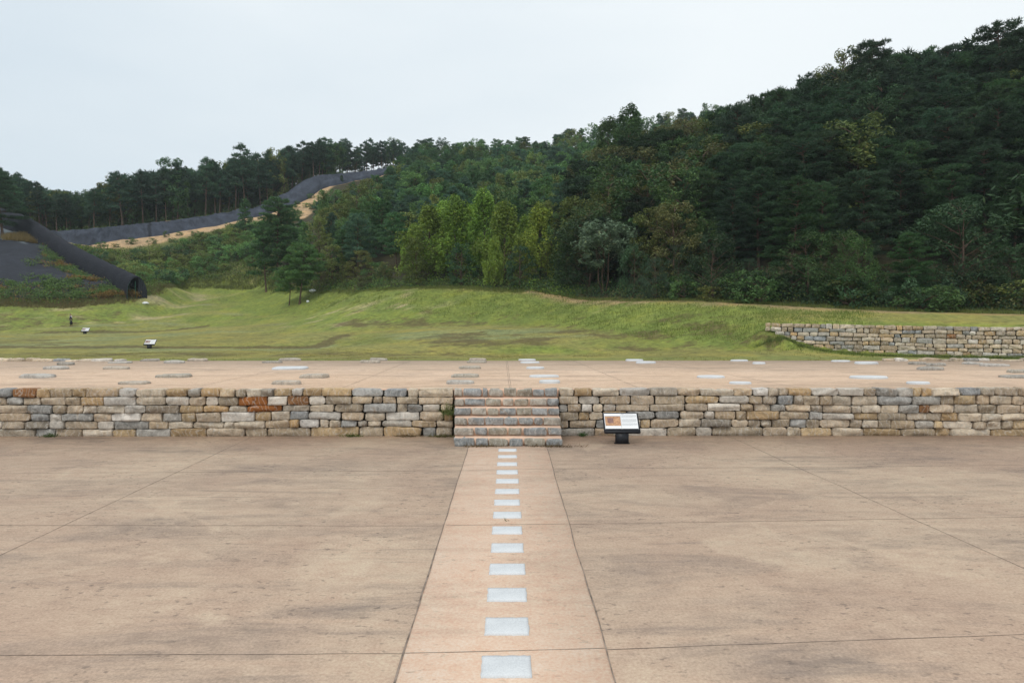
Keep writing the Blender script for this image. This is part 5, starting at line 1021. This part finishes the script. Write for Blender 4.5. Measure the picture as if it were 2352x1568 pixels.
# facing -Y (local); left = +X
J = dict(pel=(0, 0, .90), sp=(0, 0, 1.10), ch=(0, -.01, 1.30), nk=(0, -.015, 1.45), hb=(0, -.025, 1.53), ht=(0, -.03, 1.63), sl=(.19, 0, 1.38), sr=(-.19, 0, 1.38), el=(.25, .04, 1.11), er=(-.24, -.02, 1.11), wl=(.24, -.05, .87), wr=(-.25, -.12, .88), hl=(.10, 0, .86), hr=(-.10, 0, .86), kl=(.12, -.14, .50), kr=(-.10, .02, .48), al=(.12, -.10, .10), ar=(-.10, .20, .13), tl=(.13, -.25, .035), tr=(-.11, .08, .04))
body = [(J['pel'], (.14, .10)), (J['sp'], (.125, .09)), (J['ch'], (.15, .10)), (J['nk'], .055), (J['hb'], (.07, .085)), (J['ht'], (.075, .09)), (J['sl'], .06), (J['el'], .042), (J['wl'], .03), (J['sr'], .06), (J['er'], .042), (J['wr'], .03), (J['hl'], .085), (J['kl'], .06), (J['al'], .042), (J['tl'], (.04, .03)), (J['hr'], .085), (J['kr'], .06), (J['ar'], .042), (J['tr'], (.04, .03))]
eds = [(0, 1), (1, 2), (2, 3), (3, 4), (4, 5), (2, 6), (6, 7), (7, 8), (2, 9), (9, 10), (10, 11), (0, 12), (12, 13), (13, 14), (14, 15), (0, 16), (16, 17), (17, 18), (18, 19)]
def handnodes(w, s, start):
    n = []; e = []; w = np.array(w); n.append((tuple(w + [0, -.01, -.06]), (.036, .02))); e.append((start[0], start[1])); b = start[1]; i_ = b + 1
    for f, (dx, L) in enumerate(((-.028, .07), (-.010, .078), (.009, .073), (.026, .058))):
        a1_ = w + [s * dx, -.015, -.105]; a2_ = a1_ + [0, -.018, -L * .45]; a3_ = a2_ + [0, .012, -L * .5]
        for k, q in enumerate((a1_, a2_, a3_)): n.append((tuple(q), .0095 - .001 * k)); e.append((b if k == 0 else i_ - 1, i_)); i_ += 1
    t1 = w + [-s * .038, -.03, -.06]; n.append((tuple(t1), .012)); e.append((b, i_)); i_ += 1; n.append((tuple(t1 + [-s * .008, -.02, -.035]), .010)); e.append((i_ - 1, i_)); return n, e
for w, s, wi in ((J['wl'], 1, 8), (J['wr'], -1, 11)):
    n_, e_ = handnodes(w, s, (wi, len(body))); body += n_; eds += e_
body_o = skin('body', body, eds, mskin, per, 2)
skin('shirt', [(J['sp'], (.14, .105)), (J['ch'], (.165, .115)), ((0, -.015, 1.43), .065), (J['sl'], .072), (J['el'], .055), (J['sr'], .072), (J['er'], .055)], [(0, 1), (1, 2), (1, 3), (3, 4), (1, 5), (5, 6)], msh, per)
skin('arm_sleeve', [(J['el'], .052), (tuple(np.array(J['wl']) * .95 + np.array(J['el']) * .05), .038)], [(0, 1)], mblk, per); skin('arm_sleeve', [(J['er'], .052), (tuple(np.array(J['wr']) * .95 + np.array(J['er']) * .05), .038)], [(0, 1)], mblk, per)
skin('vest', [((0, 0, .93), (.165, .125)), (J['sp'], (.158, .12)), (J['ch'], (.182, .13)), ((0, -.01, 1.38), (.15, .10))], [(0, 1), (1, 2), (2, 3)], mvest, per)
skin('trousers', [((0, 0, .94), (.15, .115)), (J['hl'], .105), (J['kl'], .083), ((.12, -.10, .13), .066), (J['hr'], .105), (J['kr'], .083), ((-.10, .19, .16), .066)], [(0, 1), (1, 2), (2, 3), (0, 4), (4, 5), (5, 6)], mcm, per)
for a, b in (('al', 'tl'), ('ar', 'tr')): skin('shoe', [(tuple(np.array(J[a]) + [0, .02, -.04]), .05), (J[b], (.05, .038))], [(0, 1)], mblk, per)
skin('cap', [((0, -.03, 1.615), (.092, .105)), ((0, -.025, 1.675), (.07, .08))], [(0, 1)], mcap, per)
mb = MB(); v, q = tube([(-.07, -.11, 1.615), (-.05, -.17, 1.605), (0, -.19, 1.60), (.05, -.17, 1.605), (.07, -.11, 1.615)], .012, 6); mb.add(v, q); mb.add([(-.07, -.10, 1.618), (.07, -.10, 1.618), (.05, -.175, 1.608), (-.05, -.175, 1.608)], np.array([(0, 1, 2, 3)])); link('cap_peak', mb.mesh('cap_peak', mcap), per)
for x in (-.03, .03): skin('eye', [((x, -.115, 1.56), .009), ((x, -.118, 1.561), .008)], [(0, 1)], mblk, per)
skin('nose', [((0, -.11, 1.555), .011), ((0, -.13, 1.53), .014)], [(0, 1)], mskin, per); skin('mouth', [((-.022, -.108, 1.498), .006), ((.022, -.108, 1.498), .006)], [(0, 1)], plain('lips', (.30, .12, .09), .6), per)
for x in (-.08, .08): skin('ear', [((x, -.02, 1.57), .014), ((x, -.02, 1.53), .012)], [(0, 1)], mskin, per)
skin('glove', [(tuple(np.array(J['wl']) + [0, 0, .01]), .036), (tuple(np.array(J['wl']) + [0, -.012, -.07]), (.042, .028))], [(0, 1)], mglove, per)
R3 = Matrix.Rotation(R_(-35), 3, 'Z'); hw = R3 @ Vector((.27, -.06, .74)); mb = MB(); V = []; n = 16
for k, (z, w) in enumerate(((.05, .02), (0, .03), (-.06, .08), (-.18, .15), (-.32, .17), (-.42, .12), (-.45, .02))):
    for b in np.arange(n) * 2 * math.pi / n: V.append((math.cos(b) * w * (1 + .12 * math.sin(3 * b + k)), math.sin(b) * w * .7 * (1 + .1 * math.cos(4 * b + k)), z))
mb.add(V, np.array([(i_ * n + j, i_ * n + (j + 1) % n, (i_ + 1) * n + (j + 1) % n, (i_ + 1) * n + j) for i_ in range(6) for j in range(n)]))
tag(link('carried_bag', mb.mesh('carried_bag', mblk, True), None, (px0 + hw.x, pd + hw.y, float(tz(px0, pd)) + hw.z)), 'black sack hanging from the hand of the walking person', 'bag')

# ------------------------------------------------------------------ haze
hz = MB(); hz.box((-420, -8, -2), (420, 500, 135)); hm = bpy.data.materials.new('haze'); hm.use_nodes = True; ht = hm.node_tree; ht.nodes.clear()
ho = N(ht, 'ShaderNodeOutputMaterial'); hv = N(ht, 'ShaderNodeVolumePrincipled'); hv.inputs['Color'].default_value = (.80, .88, .92, 1); hv.inputs['Density'].default_value = .00025; hv.inputs['Anisotropy'].default_value = 0; ht.links.new(hv.outputs[0], ho.inputs['Volume'])
tag(link('haze', hz.mesh('haze', hm)), kind='stuff')
